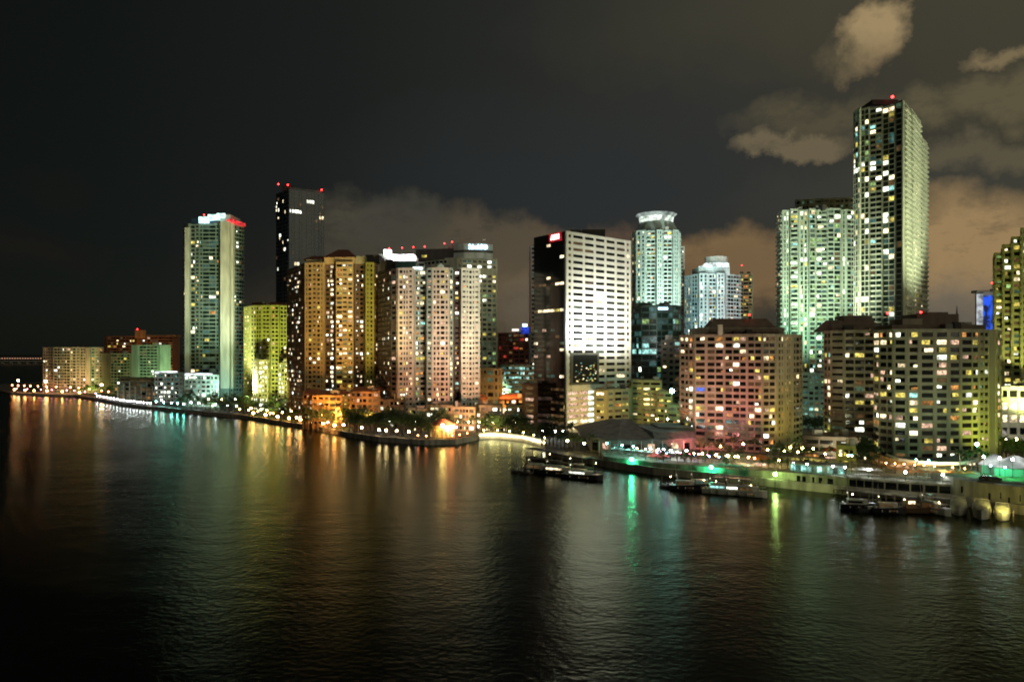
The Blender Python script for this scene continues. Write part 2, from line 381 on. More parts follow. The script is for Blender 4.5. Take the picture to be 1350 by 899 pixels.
# lawns and promenade
def patch(pts, z, name, mat):
    m = MB(); m.prism([(X(a, D), D) for a, D in pts], z - .3, z); o = m.build(name, mat); o['kind'] = 'structure'; return o
GRASS = wallmat('lawn_grass', (.06, .10, .03), .9, .4)
patch([(330, 508), (372, 474), (422, 438), (462, 408), (466, 424), (424, 454), (374, 492), (336, 526)], 2.35, 'lawn', GRASS)
patch([(640, 402), (690, 392), (716, 370), (716, 392), (690, 420), (644, 424)], 2.35, 'lawn', GRASS)
patch([(128, 706), (162, 640), (202, 598), (238, 566), (238, 574), (204, 606), (164, 650), (130, 716)], 2.33, 'promenade', wallmat('pale_paving', (.45, .44, .42), .7, .2))
patch([(20, 792), (52, 777), (102, 751), (124, 706), (126, 722), (102, 768), (52, 795), (22, 806)], 2.33, 'promenade', wallmat('pale_paving', (.45, .44, .42)))

# bright lit curved embankment wall (its own light strip along the top)
root = thing('embankment_wall', 'pale curved embankment wall lit by a bright strip beside the dark trees', 'wall', (X(675, 388), 388, 0))
strip([(x * .999, y * .999) for x, y in SP[16:21]], 1.4, -.5, 3.2, 'wall', WHITE, root)
strip([(x * .994, y * .994) for x, y in SP[16:21]], .25, 1.9, 2.6, 'light_strip', emis('strip_yellow', (1, .85, .42), 9, .3, .3, True), root)

# ============================================================ building palette
PINK = wallmat('pink_stucco', (.46, .40, .34)); CREAM = wallmat('cream_stucco', (.45, .43, .33)); OCHRE = wallmat('ochre_stucco', (.40, .30, .10)); GREENW = wallmat('pale_green_paint', (.34, .42, .34))
PALE = wallmat('pale_paint', (.55, .57, .50)); WFACE = wallmat('white_precast', (.66, .66, .56), .7, .1); BROWN = wallmat('brown_stucco', (.16, .12, .09)); TEAL = wallmat('teal_glass_wall', (.06, .13, .11), .25)
BLACKG = wallmat('black_glass_wall', (.012, .012, .013), .1); LIME = wallmat('lime_stucco', (.36, .38, .10)); BEIGE = wallmat('beige_concrete', (.38, .33, .26)); TAN = wallmat('tan_concrete', (.32, .27, .18))
GREY = wallmat('grey_panels', (.18, .19, .18)); TERRA = wallmat('terracotta_tiles', (.34, .10, .04)); ORANGEW = wallmat('orange_stucco', (.38, .22, .09), .8, .5); BLUEG = wallmat('blue_glass_wall', (.09, .12, .15), .3)
COPPER = wallmat('dark_red_tiles', (.14, .05, .03)); OLIVE = wallmat('olive_concrete', (.30, .29, .17))
mixpal = [('w', 5), ('wh', 3), ('y', 2), ('o', 1.2), ('p', 1), ('c', .5), ('g', 1)]
warmpal = [('w', 5), ('wh', 2), ('y', 3), ('o', 2), ('p', 1.5)]
greenpal = [('w', 3), ('wh', 3), ('g', 2.5), ('c', 1.5), ('y', 2)]
dimg = [('dn', 2), ('dc', 1.5), ('dm', .8)]

# ---- far condominiums at the end of the shore
bld('condominium_block', 'long low cream condominium with a yellow stair pylon at the far end of the shore', [(57, 805), (70, 798), (71, 790), (93, 786), (113, 783), (114, 780), (119, 779), (120, 783), (136, 790)], depth=22, top=459, ref=3, fh=3.1, wall=CREAM, parts=60,
    styles=[dict(bay=4, lit=.12, pal=warmpal), dict(blank=True), dict(bay=3.4, lit=.12, pal=warmpal, balc=1.2), dict(bay=3.4, lit=.12, pal=warmpal), dict(blank=True), dict(blank=True), dict(blank=True), dict(bay=4, lit=.25, pal=[('o', 3), ('w', 1)])])[0]
r0, _ = bld('apartment_block', 'dark apartment block with orange lit corner piers behind the far cream condominium', [(137, 850), (142, 846), (178, 838), (180, 834), (187, 834), (188, 838), (228, 842), (237, 850)], depth=24, top=444, ref=2, fh=3.2, wall=wallmat('dark_orange_stucco', (.20, .10, .05)), parts=50,
    styles=[dict(blank=True), dict(bay=4, lit=.14, pal=warmpal, pw=.3), dict(blank=True), dict(blank=True), dict(blank=True), dict(bay=4, lit=.08, pal=warmpal, pw=.3), dict(blank=True)])
boxpart(r0, 'stair_tower', 178, 188, 435, 446, 832, 8, ORANGEW); boxpart(r0, 'roof_parapet', 188, 232, 441.5, 444, 842, 14, ORANGEW); beacon(r0, 181, 434, 832, .9)
bld('apartment_block', 'pale green apartment block with long balcony bands below the orange stair tower', [(173, 772), (182, 768), (184, 770), (208, 766), (211, 762), (225, 766)], depth=20, top=456, ref=1, fh=3.2, wall=GREENW, parts=50,
    styles=[dict(blank=True), dict(blank=True), dict(bay=4, lit=.06, pal=greenpal, balc=1.4), dict(blank=True), dict(blank=True)])
bld('apartment_block', 'dim olive apartment block with scattered warm windows beside the pale green one', [(134, 782), (146, 776), (172, 774)], depth=20, top=467, ref=1, fh=3.1, wall=OLIVE, parts=50,
    styles=[dict(blank=True), dict(bay=3.4, lit=.2, pal=warmpal, balc=1.2)])
# podium with tall open columns
root = thing('colonnade_building', 'low open colonnade building with tall pale columns beside the white promenade', 'building', (X(200, 670), 676, 2.2))
volume(root, [(158, 680), (200, 668), (246, 660)], 26, 500, 1, 4.2, OLIVE, [dict(bay=6, lit=.35, pal=[('y', 2), ('o', 2), ('dm', 2)], dim=.6), dict(bay=6, lit=.45, pal=[('y', 2), ('o', 2), ('w', 1)], dim=.6)], parts=60)
for i in range(12):
    px = 160 + i * 7.6; D = 676 - i * 1.4; m = MB(); m.tube((X(px, D), D - 6, 2), (X(px, D), D - 6, 15 + (i % 3) * 2), .55, .45, 8); m.build('column', PALE, root)
m = MB(); m.prism([(X(158, 668), 668), (X(246, 650), 650), (X(246, 690), 690), (X(158, 700), 700)], 19.2, 20.0); m.build('canopy', OLIVE, root)
# white lit pavilions
for (p0, p1, py, D, lab) in ((204, 231, 489.5, 640, 'small roof pavilion under a bright white strip above the colonnade building'), (243, 278, 492.5, 596, 'white gridded office with a bright strip along its roof edge beside the tall pale piers')):
    root = thing('lit_pavilion', lab, 'building', (X((p0 + p1) / 2, D), D + 5, 2.2))
    volume(root, [(p0, D), (p1 + 10, D - 4)], 18, py + 3, 0, 3.6, PALE, [dict(bay=3.6, lit=.3, pal=[('wh', 2), ('c', 1)], dpal=dimg, dim=.6, pw=.9)], parts=50)
    boxpart(root, 'roof_strip', p0, p1, py, py + 2.6, D - 1, 4, emis('strip_white', (.85, .97, 1), 2.6, .3, .3))

# ---- tall green tower with two pale piers
r, _ = bld('residential_tower', 'tall dark green tower with two full height pale piers and a white glowing roof slab', [(243, 628), (249, 619), (251, 619), (251.5, 623), (263, 622), (289, 622), (290, 617), (302, 616), (303.5, 621), (307, 620), (308, 623), (321, 634)], depth=30, top=297, ref=4, fh=3.25, wall=wallmat('green_tower_wall', (.15, .20, .17)), parts=100, zvis=30, sill=.22, head=.9,
    styles=[dict(bay=2.4, balc=1.0, lit=.02, pw=.3), dict(blank=True), dict(blank=True), dict(bay=3.2, lit=.22, pal=[('w', 2), ('wh', 1), ('y', 2)], dpal=[('db', 1)], pw=.3), dict(bay=4, lit=.05, pal=mixpal, dpal=[('dc', 1), ('dn', 1)], pw=.2, dark='dg'), dict(blank=True), dict(blank=True), dict(blank=True), dict(bay=3, lit=.05, dark='dg'), dict(blank=True), dict(bay=3.2, balc=1.3, lit=.08, pal=mixpal, dark='dg', bw=.3)])
boxpart(r, 'penthouse', 252, 289, 288, 297, 628, 20, wallmat('dark_blue_roof', (.03, .06, .10))); boxpart(r, 'penthouse', 289, 304, 283, 297, 622, 22, PALE)
m = MB()
for (a, b_, y0, y1) in ((262, 276, 289, 286), (274, 290, 285.5, 283), (286, 297, 283.5, 281.5)):
    m.prism([(X(a, 616), 616), (X(b_, 616), 616), (X(b_, 632), 632), (X(a, 632), 632)], ZT(y0 + 2.2, 616), ZT(y1, 616))
m.build('lit_roof_slab', emis('roof_white_cyan', (.6, 1, .92), 2.6, .5, .4, True), r)
boxpart(r, 'red_lit_screen', 299, 308, 289, 294, 618, 10, emis('roof_red', (1, .04, .05), 1.3, .5, .5)); boxpart(r, 'red_lit_screen', 308, 318, 292.5, 296, 622, 10, emis('roof_red', (1, .04, .05), 1.3)); beacon(r, 269, 283.5, 618)
for a_, b2, D_ in ((243.5, 249.5, 618.3), (290.5, 302.5, 614.5), (303.5, 307.5, 619)): boxpart(r, 'pale_pier', a_, b2, 292 if a_ > 250 else 300, 512, D_, 3.5, wallmat('pier_paint', (.46, .46, .36)))
# ---- lime mid-rise
r, _ = bld('residential_block', 'lime yellow rounded mid-rise standing between the tall green tower and the black tower', [(322, 585), (330, 572), (331, 569), (345, 563), (346, 566), (356, 565), (357, 561), (368, 562), (369, 565), (378, 567)], depth=26, top=404, ref=3, fh=3.0, wall=LIME, parts=100,
    styles=[dict(bay=3.4, lit=.35, pal=[('o', 2), ('w', 1)]), dict(blank=True), dict(bay=3.0, lit=.10, pal=warmpal, dark='db'), dict(blank=True), dict(bay=2.6, lit=.1, pal=warmpal, dark='db'), dict(blank=True), dict(bay=2.6, lit=.06, pal=warmpal, pw=.8), dict(blank=True), dict(bay=3, lit=.2, pal=warmpal)])
m = MB(); pts = [(X(px, D), D) for px, D in ((332, 574), (344, 570), (360, 569), (372, 572))]; m.prism(pts + [(p[0], p[1] + 16) for p in reversed(pts)], ZT(404, 570), ZT(398.5, 570)); m.build('roof_crown', COPPER, r)
bld('annex_building', 'white brightly lit annex at the foot of the lime mid-rise', [(334, 545), (340, 543), (341, 540), (353, 539)], depth=14, top=476, ref=2, fh=3.3, wall=OLIVE, parts=60, styles=[dict(bay=3, lit=.6, pal=[('wh', 1), ('w', 1)]), dict(blank=True), dict(bay=2.4, lit=.7, pal=[('wh', 2), ('w', 1)])])
bld('annex_building', 'greenish lit annex with rows of white windows beside the black tower foot', [(367, 545), (379, 542)], depth=14, top=480, ref=0, fh=3.3, wall=OLIVE, parts=60, styles=[dict(bay=2.6, lit=.6, pal=[('wh', 2), ('g', 1), ('w', 1)])])
# ---- black tower
def fE(zf, xf, k, j, nf, nb):
    if nf - k == 6 and xf < .4: return 'wh'
    if nf - k == 3 and .5 < xf < .75: return 'wh'
    if nf - k == 7 and xf > .75: return 'w'
    return 'w' if random.random() < .008 else ('dm' if random.random() < .04 else 'dk')
r, _ = bld('office_tower', 'slim black glass tower with red lamps on its top corners', [(364, 812), (381, 790), (427, 812)], depth=34, top=251, ref=1, fh=4.0, wall=BLUEG, parts=100, zvis=110, sill=.15, head=.95,
    styles=[dict(bay=4, proj=.1, pp=.15, lit=.05, pal=[('wh', 1), ('w', 1)], dim=.04), dict(bay=4, proj=.1, pp=.3, fn=fE, pw=.4, lit=.012, pal=[('wh', 1)], dim=.05)], side=dict(bay=4, proj=.1, lit=0, dim=0))
boxpart(r, 'crown_wall', 382, 424, 247, 252, 796, 4, wallmat('grey_crown', (.16, .16, .16)), 814); boxpart(r, 'roof_plant', 372, 384, 244, 252, 800, 10, DARKR)
for px, py, D in ((367, 243, 808), (379.5, 244, 795), (424, 250.5, 812)): beacon(r, px, py, D, 1.15)
# ---- twin ochre tower with hipped roofs
dkl = [('w', 3), ('wh', 2), ('p', 1)]
r, _ = bld('residential_tower', 'ochre and orange residential tower with dark hipped roofs and bay fronts', [(379, 512), (400, 474), (402, 470), (427, 468), (429, 474), (441, 473), (443, 466), (466, 467), (468, 475), (480, 475), (482, 468), (493, 468), (499, 476)], depth=36, top=348, ref=3, fh=2.95, wall=[wallmat('ochre_orange_stucco', (.42, .31, .13)), wallmat('ochre_painted_shade', (.13, .085, .045)), LIME], parts=100, zvis=20,  # brown on flank and recesses puts their shade into the wall colour
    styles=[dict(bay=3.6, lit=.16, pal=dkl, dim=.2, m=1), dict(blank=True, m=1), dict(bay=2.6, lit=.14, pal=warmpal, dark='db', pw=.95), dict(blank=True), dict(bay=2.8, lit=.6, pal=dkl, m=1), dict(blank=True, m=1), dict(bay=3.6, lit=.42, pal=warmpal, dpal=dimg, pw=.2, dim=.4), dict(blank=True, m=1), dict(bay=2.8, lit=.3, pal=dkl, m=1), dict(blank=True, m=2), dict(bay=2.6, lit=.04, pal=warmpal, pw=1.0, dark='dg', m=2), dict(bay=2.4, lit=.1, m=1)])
def hip(root, px0, px1, D, dep, py0, py1, mat, name='hip_roof', rf=.3):
    a, b_ = X(px0, D), X(px1, D); w_ = b_ - a; m = MB()
    m.prism([(a, D), (b_, D), (b_, D + dep), (a, D + dep)], ZT(py0, D), ZT(py1, D), top=[(a + w_ * rf, D + dep * .4), (b_ - w_ * rf, D + dep * .4), (b_ - w_ * rf, D + dep * .6), (a + w_ * rf, D + dep * .6)]); return m.build(name, mat, root)
boxpart(r, 'upper_storeys', 427, 467, 339, 348, 470, 26, wallmat('ochre_orange_stucco', (.42, .31, .13))); hip(r, 426, 468, 469, 28, 339, 326, COPPER, rf=.34)
boxpart(r, 'upper_storeys', 404, 426, 342, 348, 472, 22, OLIVE); hip(r, 398, 428, 471, 24, 342, 335, COPPER)
boxpart(r, 'upper_storeys', 469, 482, 338, 348, 474, 22, OLIVE); boxpart(r, 'roof_plant', 482, 500, 336, 345, 478, 20, DARKR)
# ---- pink tower with gables, its left flank coloured dark for shade
def fG(zf, xf, k, j, nf, nb):
    if random.random() < .25 and zf < .6: return random.choice(['w', 'wh', 'w', 'p'])
    return None
r, _ = bld('residential_tower', 'pink and cream residential tower with a grey gable and an unlit black flank', [(499, 462), (516, 432), (523, 429), (525, 428), (545, 427), (547, 434), (561, 434), (563, 427), (570, 426), (592, 426), (597, 428), (599, 436), (606, 436), (608, 428), (632, 431)], depth=38, top=357, ref=5, fh=2.95, wall=[PINK, wallmat('pink_painted_shade', (.06, .05, .045)), wallmat('grey_green_panels', (.24, .30, .27)), PALE], parts=100, zvis=20,  # dark brown puts the shade of flank and recess into the colour
    styles=[dict(bay=3.6, lit=.10, pal=dkl, dim=.1, m=1), dict(bay=3.4, lit=.3, pal=dkl, m=1), dict(blank=True), dict(bay=2.4, lit=.26, pal=warmpal, pw=.8), dict(blank=True), dict(bay=2.9, lit=.6, pal=mixpal, pw=.3, m=2), dict(blank=True, m=2), dict(bay=2.6, lit=.3, pal=dkl, m=2), dict(bays=[1, 1, 1.3, 1], lit=.28, pal=warmpal + [('b', .5)], pw=.8), dict(bay=2.5, lit=.3, m=2), dict(blank=True, m=1), dict(bay=2.8, lit=.35, pal=mixpal, m=1), dict(blank=True, m=3), dict(bay=2.3, lit=.13, pal=[('w', 2), ('o', 2), ('p', 1)], pw=.8, m=3)])
m = MB(); D = 426; zg = ZT(357, D); m.face([(X(570, D), D - .1, zg), (X(592, D), D - .1, zg), (X(581, D), D - .1, ZT(347, D))]); m.face([(X(592, D), D + 14, zg), (X(570, D), D + 14, zg), (X(581, D), D + 14, ZT(347, D))])
m.face([(X(570, D), D - .1, zg), (X(581, D), D - .1, ZT(347, D)), (X(581, D), D + 14, ZT(347, D)), (X(570, D), D + 14, zg)]); m.face([(X(581, D), D - .1, ZT(347, D)), (X(592, D), D - .1, zg), (X(592, D), D + 14, zg), (X(581, D), D + 14, ZT(347, D))])
m.build('gable', wallmat('grey_green_panels', (.24, .30, .27)), r)
m = MB(); c = (X(512, 446), 446); 
for i in range(5): a = math.pi * i / 5; b_ = math.pi * (i + 1) / 5; m.prism([(c[0] - 6.5 * math.cos(a), c[1]), (c[0] - 6.5 * math.cos(b_), c[1]), (c[0] - 6.5 * math.cos(b_), c[1] + 20), (c[0] - 6.5 * math.cos(a), c[1] + 20)], ZT(357, 446), ZT(352, 446) + 4.6 * math.sin((a + b_) / 2))
m.build('barrel_roof', DARKR, r)
boxpart(r, 'upper_storeys', 521, 548, 344, 357, 440, 20, TEAL); boxpart(r, 'roof_plant', 550, 562, 351, 357, 436, 10, PALE); hip(r, 602, 622, 436, 12, 357, 353, DARKR); boxpart(r, 'lit_terrace', 544, 556, 352, 354.5, 430, 5, emis('strip_white', (.85, .97, 1), 2.6))
# ---- block with dazzling crown behind the pink tower
r, _ = bld('office_building', 'grey office block with a dazzling white lit crown behind the pink tower', [(497, 545), (512, 528), (560, 532)], depth=24, top=346, ref=1, fh=3.6, wall=GREY, parts=40, zvis=90, styles=[dict(bay=4, lit=.15, pal=warmpal), dict(bay=4, lit=.1, pal=greenpal, dpal=dimg)])
boxpart(r, 'crown_wall', 499, 512, 335, 346, 532, 12, PALE); boxpart(r, 'lit_crown', 511, 546, 335.5, 342, 526, 10, emis('crown_white', (1, .97, .98), 4.5, .3, .2, True)); boxpart(r, 'lit_crown', 506, 515, 329, 337, 525, 5, emis('crown_white', (1, .97, .98), 4.5))
for px in (513, 530, 545, 560): beacon(r, px, 327.5 - (px - 513) * .05, 532, .65)
# ---- office tower with curved sign wall
def fH(zf, xf, k, j, nf, nb):
    if nf - k <= 2: return random.choice(['wh', 'dg', 'dg', 'dm', 'dc', 'dg'])
    if nf - k == 3: return 'none'
    return random.choice(['w', 'y', 'g', 'wh']) if random.random() < .16 else ('dg' if random.random() < .7 else 'dn')
r, _ = bld('office_tower', 'square windowed office tower with a blue white sign on its curved top', [(548, 585), (590, 566), (602, 562), (655, 573)], depth=36, top=341, ref=2, fh=3.75, wall=wallmat('office_stone', (.40, .42, .30)), parts=100, zvis=60, sill=.28, head=.8,
    styles=[dict(bay=4, lit=.05, dim=.1, pal=warmpal), dict(blank=True), dict(bays=[1] * 8, fn=fH, pw=1.1, pp=.5)])
m = MB(); pts = [(591, 570), (600, 565), (612, 562.5), (626, 562), (640, 563.5), (650, 568)]; q = [(X(a, d), d) for a, d in pts]; m.prism(q + [(p[0], p[1] + 18) for p in reversed(q)], ZT(341, 564), ZT(321.5, 564)); m.build('curved_crown', wallmat('crown_stone', (.34, .38, .34)), r)
m = MB(); q = [(X(a, d - .6), d - .6) for a, d in pts]; m.prism(q + [(p[0], p[1] + 1) for p in reversed(q)], ZT(333, 564), ZT(330, 564)); m.build('louvre_band', DARKR, r)
boxpart(r, 'plant_storey', 548, 598, 329, 343, 572, 18, DARKR, 566); boxpart(r, 'lit_louvres', 556, 582, 336.5, 339.5, 571, 1.5, emis('win_yellow', (1, .85, .2), .8), 568)
beacon(r, 586, 321, 566, .7); beacon(r, 596, 319, 566, .7); boxpart(r, 'antenna_dish', 636, 640, 315.5, 317, 568, 3, PALE)
def sign(root, txt, px0, px1, py, D, mat, hgt, ang=0, name='sign_lettering'):
    c = bpy.data.curves.new(name, 'FONT'); c.body = txt; c.size = hgt; c.extrude = .15; c.offset = .05; c.align_x = 'CENTER'; c.align_y = 'CENTER'
    c.materials.append(mat); o = bpy.data.objects.new(name, c); COL.objects.link(o)
    o.parent = root; o.location = Vector(T3((px0 + px1) / 2, py, D)) - parent_origin(root); o.rotation_euler = (R(90), 0, ang)
    bpy.context.view_layer.update(); w = max(.1, o.dimensions.x); return solid(o, ((X(px1, D) - X(px0, D)) / w, 1.25, 1))
def solid(o, sc_):
    bpy.context.view_layer.update(); me = bpy.data.meshes.new_from_object(o.evaluated_get(bpy.context.evaluated_depsgraph_get())); n = bpy.data.objects.new('sign_lettering', me); COL.objects.link(n)
    n.parent = o.parent; n.location = o.location; n.rotation_euler = o.rotation_euler; n.scale = sc_; bpy.data.objects.remove(o); n.name = 'sign_lettering'; return n
sign(r, 'Sabadell', 618, 636, 325.6, 561.3, emis('sign_cyan_white', (.55, .85, 1), 5, sample=True), 4.2)
m = MB(); m.tube((X(640, 562), 562.6, ZT(325.8, 562)), (X(640, 562), 561.2, ZT(325.8, 562)), 1.7, 1.7, 14); m.build('sign_disc', emis('sign_cyan_white', (.55, .85, 1), 5), r)
# ---- distant low red building, blue sign
r, _ = bld('low_building', 'distant dark red lit low building seen through the gap beside the office tower', [(657, 725), (697, 715)], depth=30, top=440, ref=0, fh=4, wall=wallmat('dark_red_wall', (.20, .05, .035)), parts=60, styles=[dict(bay=5, lit=.10, pal=[('r', 2), ('o', 2), ('w', 1)], dim=.3)])
boxpart(r, 'lit_roof_panel', 675, 684, 433.5, 436.5, 718, 2, emis('panel_pale', (1, .9, .8), 1.4)); boxpart(r, 'blue_sign_box', 687, 699, 431, 440, 712, 3, emis('sign_blue', (.04, .10, 1), .8, .4, .3)); boxpart(r, 'sign_lamp_panel', 689, 695, 427, 430.5, 711, 1, emis('sign_cyan_white', (.55, .85, 1), 5))
bld('low_building', 'cyan lit low glass building with a bright window grid left of the black glass flank', [(660, 492), (709, 486)], depth=24, top=483, ref=0, fh=3.2, wall=wallmat('teal_frame', (.20, .34, .30)), parts=100, styles=[dict(bay=3.2, lit=.75, pal=[('c', 6), ('wh', 1)], dim=.9, dpal=[('dc', 1)], pw=.3)])
bld('low_building', 'small grey green building with tall narrow fins beside the cyan window grid', [(632, 474), (662, 470)], depth=20, top=487, ref=0, fh=5, wall=OLIVE, parts=30, styles=[dict(bay=3.0, lit=.05, dim=.5, pw=1.2)])
r, _ = bld('parking_garage', 'slim brown garage with three bright decks left of the black glass flank', [(689, 412), (708, 408)], depth=20, top=508, ref=0, fh=3.1, wall=wallmat('brown_red_wall', (.22, .12, .07)), parts=30, styles=[dict(bays=[1], fn=lambda zf, xf, k, j, nf, nb: 'p' if k in (2, 1, nf - 3) else ('dm' if k > 2 else 'dk'), pw=2)])
# ---- slim striped tower
bld('residential_tower', 'very slim grey tower with pale balcony bands squeezed behind the black glass flank', [(698, 565), (700, 560), (709, 560)], depth=26, top=326, ref=1, fh=3.2, wall=wallmat('grey_blue_paint', (.36, .38, .40)), parts=60, zvis=45, styles=[dict(blank=True), dict(bay=4, lit=.1, pal=[('wh', 1)], balc=1.2)])

# ---- white slab office with black glass flank
def fKl(zf, xf, k, j, nf, nb):
    t = nf - k
    if t == 12: return random.choice(['w', 'y', 'w', 'dm'])
    if t == 8: return random.choice(['dk', 'dk', 'w', 'dm'])
    if 15 <= t <= 22 and random.random() < .22: return random.choice(['p', 'dm', 'dc', 'w', 'dn'])
    if k <= 6: return 'dm' if xf > .5 and random.random() < .7 else 'dk'
    return 'w' if random.random() < .02 else 'dk'
def fKr(zf, xf, k, j, nf, nb):
    t = nf - k
    if t > 19 and xf < .5: return 'none'
    if 10 < t < 20 and random.random() < .25: return 'dn'
    if random.random() < .04: return 'w'
    if random.random() < .18: return 'dm'
    return 'dk'
r, (kp, kz, kfh) = bld('office_tower', 'white slab office tower with floodlit window grid and a black glass flank', [(706, 422), (746, 400), (831, 436)], depth=26, top=307, ref=1, fh=3.5, wall=WFACE, parts=100, sill=.36, head=.82, zvis=40,
    styles=[dict(blank=True), dict(bays=[.55, 1.15, 1.1, 1.1, 1.1, 1.1, .55], fn=fKr, pw=1.5, pp=.5, proj=.35)], side=dict(bay=5, lit=.03))
K0 = r
# the black flank is a curtain wall hung on the tower's side
root = r; m = MB(); a = Vector((*kp[0], 0)); b_ = Vector((*kp[1], 0)); u = (b_ - a).normalized(); n_ = Vector((u.y, -u.x, 0)); LK = (b_ - a).length
q = [a + n_ * .1, b_ + n_ * .1 - u * .3, b_ + n_ * 1.2 - u * .3, a + n_ * 1.2]
m.prism([(p.x, p.y) for p in [q[3], q[2], q[1], q[0]]], 2, kz + .6); m.build('black_curtain_wall', BLACKG, r)
rest = MB(); used = []
nfk = 30; hk = (kz - 2.2) / nfk
for k in range(nfk):
    for j in range(7):
        mk = fKl(k / nfk, (j + .5) / 7, k, j, nfk, 7)
        if mk == 'dk': continue
        o = bpy.data.objects.new('window', unit_pane(mk)); COL.objects.link(o); o.parent = r; p = a + u * (LK * (j + .5) / 7) + n_ * 1.24
        o.location = Vector((p.x, p.y, 2.2 + k * hk + 1.0)) - parent_origin(r); o.rotation_euler = (0, 0, math.atan2(u.y, u.x)); o.scale = (LK / 7 * .86, 1, hk * .38)
p = a + u * LK * .72 + n_ * 1.5; ang = math.atan2(u.y, u.x)
c = bpy.data.curves.new('sign_lettering', 'FONT'); c.body = 'AON'; c.size = 5; c.extrude = .2; c.offset = .12; c.align_x = 'CENTER'; c.align_y = 'CENTER'; c.materials.append(emis('sign_red_white', (1, .55, .5), 6, sample=True))
o = bpy.data.objects.new('sign_lettering', c); COL.objects.link(o); o.parent = r; o.location = Vector((p.x, p.y, ZT(314, 408))) - parent_origin(r); o.rotation_euler = (R(90), 0, ang); solid(o, (.62, .75, 1))
m = MB(); c1 = a + u * LK * .52 + n_ * 1.22; c2 = a + u * LK * .93 + n_ * 1.22; c3, c4 = c2 + n_ * .12, c1 + n_ * .12
m.prism([(c4.x, c4.y), (c3.x, c3.y), (c2.x, c2.y), (c1.x, c1.y)], ZT(319.5, 408), ZT(308.5, 408)); m.build('sign_panel', emis('sign_red', (1, .015, .03), .55, .3, .3), r)
boxpart(r, 'roof_plant', 752, 766, 303, 309, 420, 10, DARKR); boxpart(r, 'roof_plant', 768, 798, 302.5, 311, 436, 12, DARKR)
# lower left: reflective lobby glass panel and the parking decks under it
kb = Vector((*kp[2], 0)); ub = (kb - b_).normalized(); nb_ = Vector((ub.y, -ub.x, 0)); LB = (kb - b_).length
def kpanel(name, f0, f1, z0, z1, mat, d=.8, d0=.1):
    m = MB(); p = [b_ + ub * LB * f0 + nb_ * d0, b_ + ub * LB * f1 + nb_ * d0, b_ + ub * LB * f1 + nb_ * d, b_ + ub * LB * f0 + nb_ * d]
    m.prism([(p_.x, p_.y) for p_ in [p[3], p[2], p[1], p[0]]], z0, z1); return m.build(name, mat, K0)
kpanel('mirror_panel_frame', .05, .48, ZT(507, 408), ZT(465, 408), wallmat('dim_frame', (.10, .10, .08)), .75)
pm = MB(); mirror = bpy.data.materials.new('mirror_glass'); mirror.use_nodes = True; bb = mirror.node_tree.nodes['Principled BSDF']; bb.inputs['Base Color'].default_value = (.03, .035, .035, 1); bb.inputs['Roughness'].default_value = .05; bb.inputs['Metallic'].default_value = .3
kpanel('mirror_panel', .09, .45, ZT(504, 408), ZT(468, 408), mirror, .95, .76)
for i in range(60):  # small glowing boxes painted on as the reflection of lit buildings
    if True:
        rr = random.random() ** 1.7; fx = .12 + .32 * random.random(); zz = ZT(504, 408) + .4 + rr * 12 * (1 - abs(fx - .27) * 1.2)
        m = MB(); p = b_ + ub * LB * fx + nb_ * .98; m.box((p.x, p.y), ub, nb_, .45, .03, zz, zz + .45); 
        if i < 60: m.build('painted_reflection', WM[random.choice(['g', 'c', 'y', 'o', 'dn', 'w'])], K0)
for k in range(7):
    z = 4.0 + k * 3.15
    for f0, f1, mk in ((.015, .17, 'w'), (.20, .30, 'w'), (.325, .40, 'wh'), (.425, .50, 'y')):
        if f0 > .4 and k % 2: mk = 'y'
        kpanel('lit_deck', f0, f1, z, z + 1.5, WM['p' if (mk == 'w' and k > 1) else mk], .62, .4)
# stepped garage beside
r, _ = bld('parking_garage', 'yellow lit garage wing stepping forward under the white slab tower', [(783, 404), (800, 402), (829, 412), (833, 418)], depth=18, top=516, ref=0, fh=3.15, wall=OLIVE, parts=80, sill=.4, head=.85,
    styles=[dict(bay=5, lit=.6, pal=[('y', 2), ('w', 1), ('o', 1)]), dict(bay=5, lit=.25, dim=.5, pal=[('y', 2), ('o', 1)]), dict(blank=True)])
for (a0, a1, py, D, lab) in ((833, 872, 503, 428, 'tallest tier of the stepped yellow garage right of the white slab tower'), (866, 886, 518, 420, 'middle tier of the stepped yellow garage below the dark green glass tower'), (880, 905, 536, 412, 'lowest tier of the stepped yellow garage next to the cyan lamp')):
    bld('parking_garage', lab, [(a0, D), (a1, D - 6)], depth=16, top=py, ref=0, fh=3.1, wall=wallmat('yellow_garage_wall', (.40, .36, .16)), parts=50, sill=.4, head=.85, styles=[dict(bay=5.5, lit=.4, dim=.4, pal=[('y', 3), ('w', 1), ('o', 1)])])

# ---- teal tower with flared white crown
tl = dict(lit=.26, pal=greenpal, dpal=dimg, dim=.35, dark='dg')
r, _ = bld('residential_tower', 'pale teal residential tower with a flared white lit crown', [(834, 572), (839, 562), (851, 558), (852, 562), (864, 561), (866, 557), (873, 557), (874, 560), (886, 560), (888, 556), (894, 560), (897, 574)], depth=34, top=306, ref=3, fh=3.1, wall=wallmat('teal_paint', (.40, .48, .44)), parts=100, zvis=60, sill=.18, head=.9,
    styles=[dict(bay=3, **tl), dict(bay=3, pw=1.0, **tl), dict(blank=True), dict(bay=3, balc=1.1, pal=[('w', 2), ('y', 2), ('o', 1), ('g', 1)], lit=.35), dict(blank=True), dict(bay=2, pw=.8, **tl), dict(blank=True), dict(bay=3, balc=1.1, lit=.25, pal=greenpal), dict(blank=True), dict(bay=3, pw=1.1, lit=.06), dict(bay=3, lit=.1)])
def octo(cx, cy_, r_, sq=1, n=12): return [(cx + r_ * math.cos(2 * math.pi * i / n + .26), cy_ + sq * r_ * math.sin(2 * math.pi * i / n + .26)) for i in range(n)]
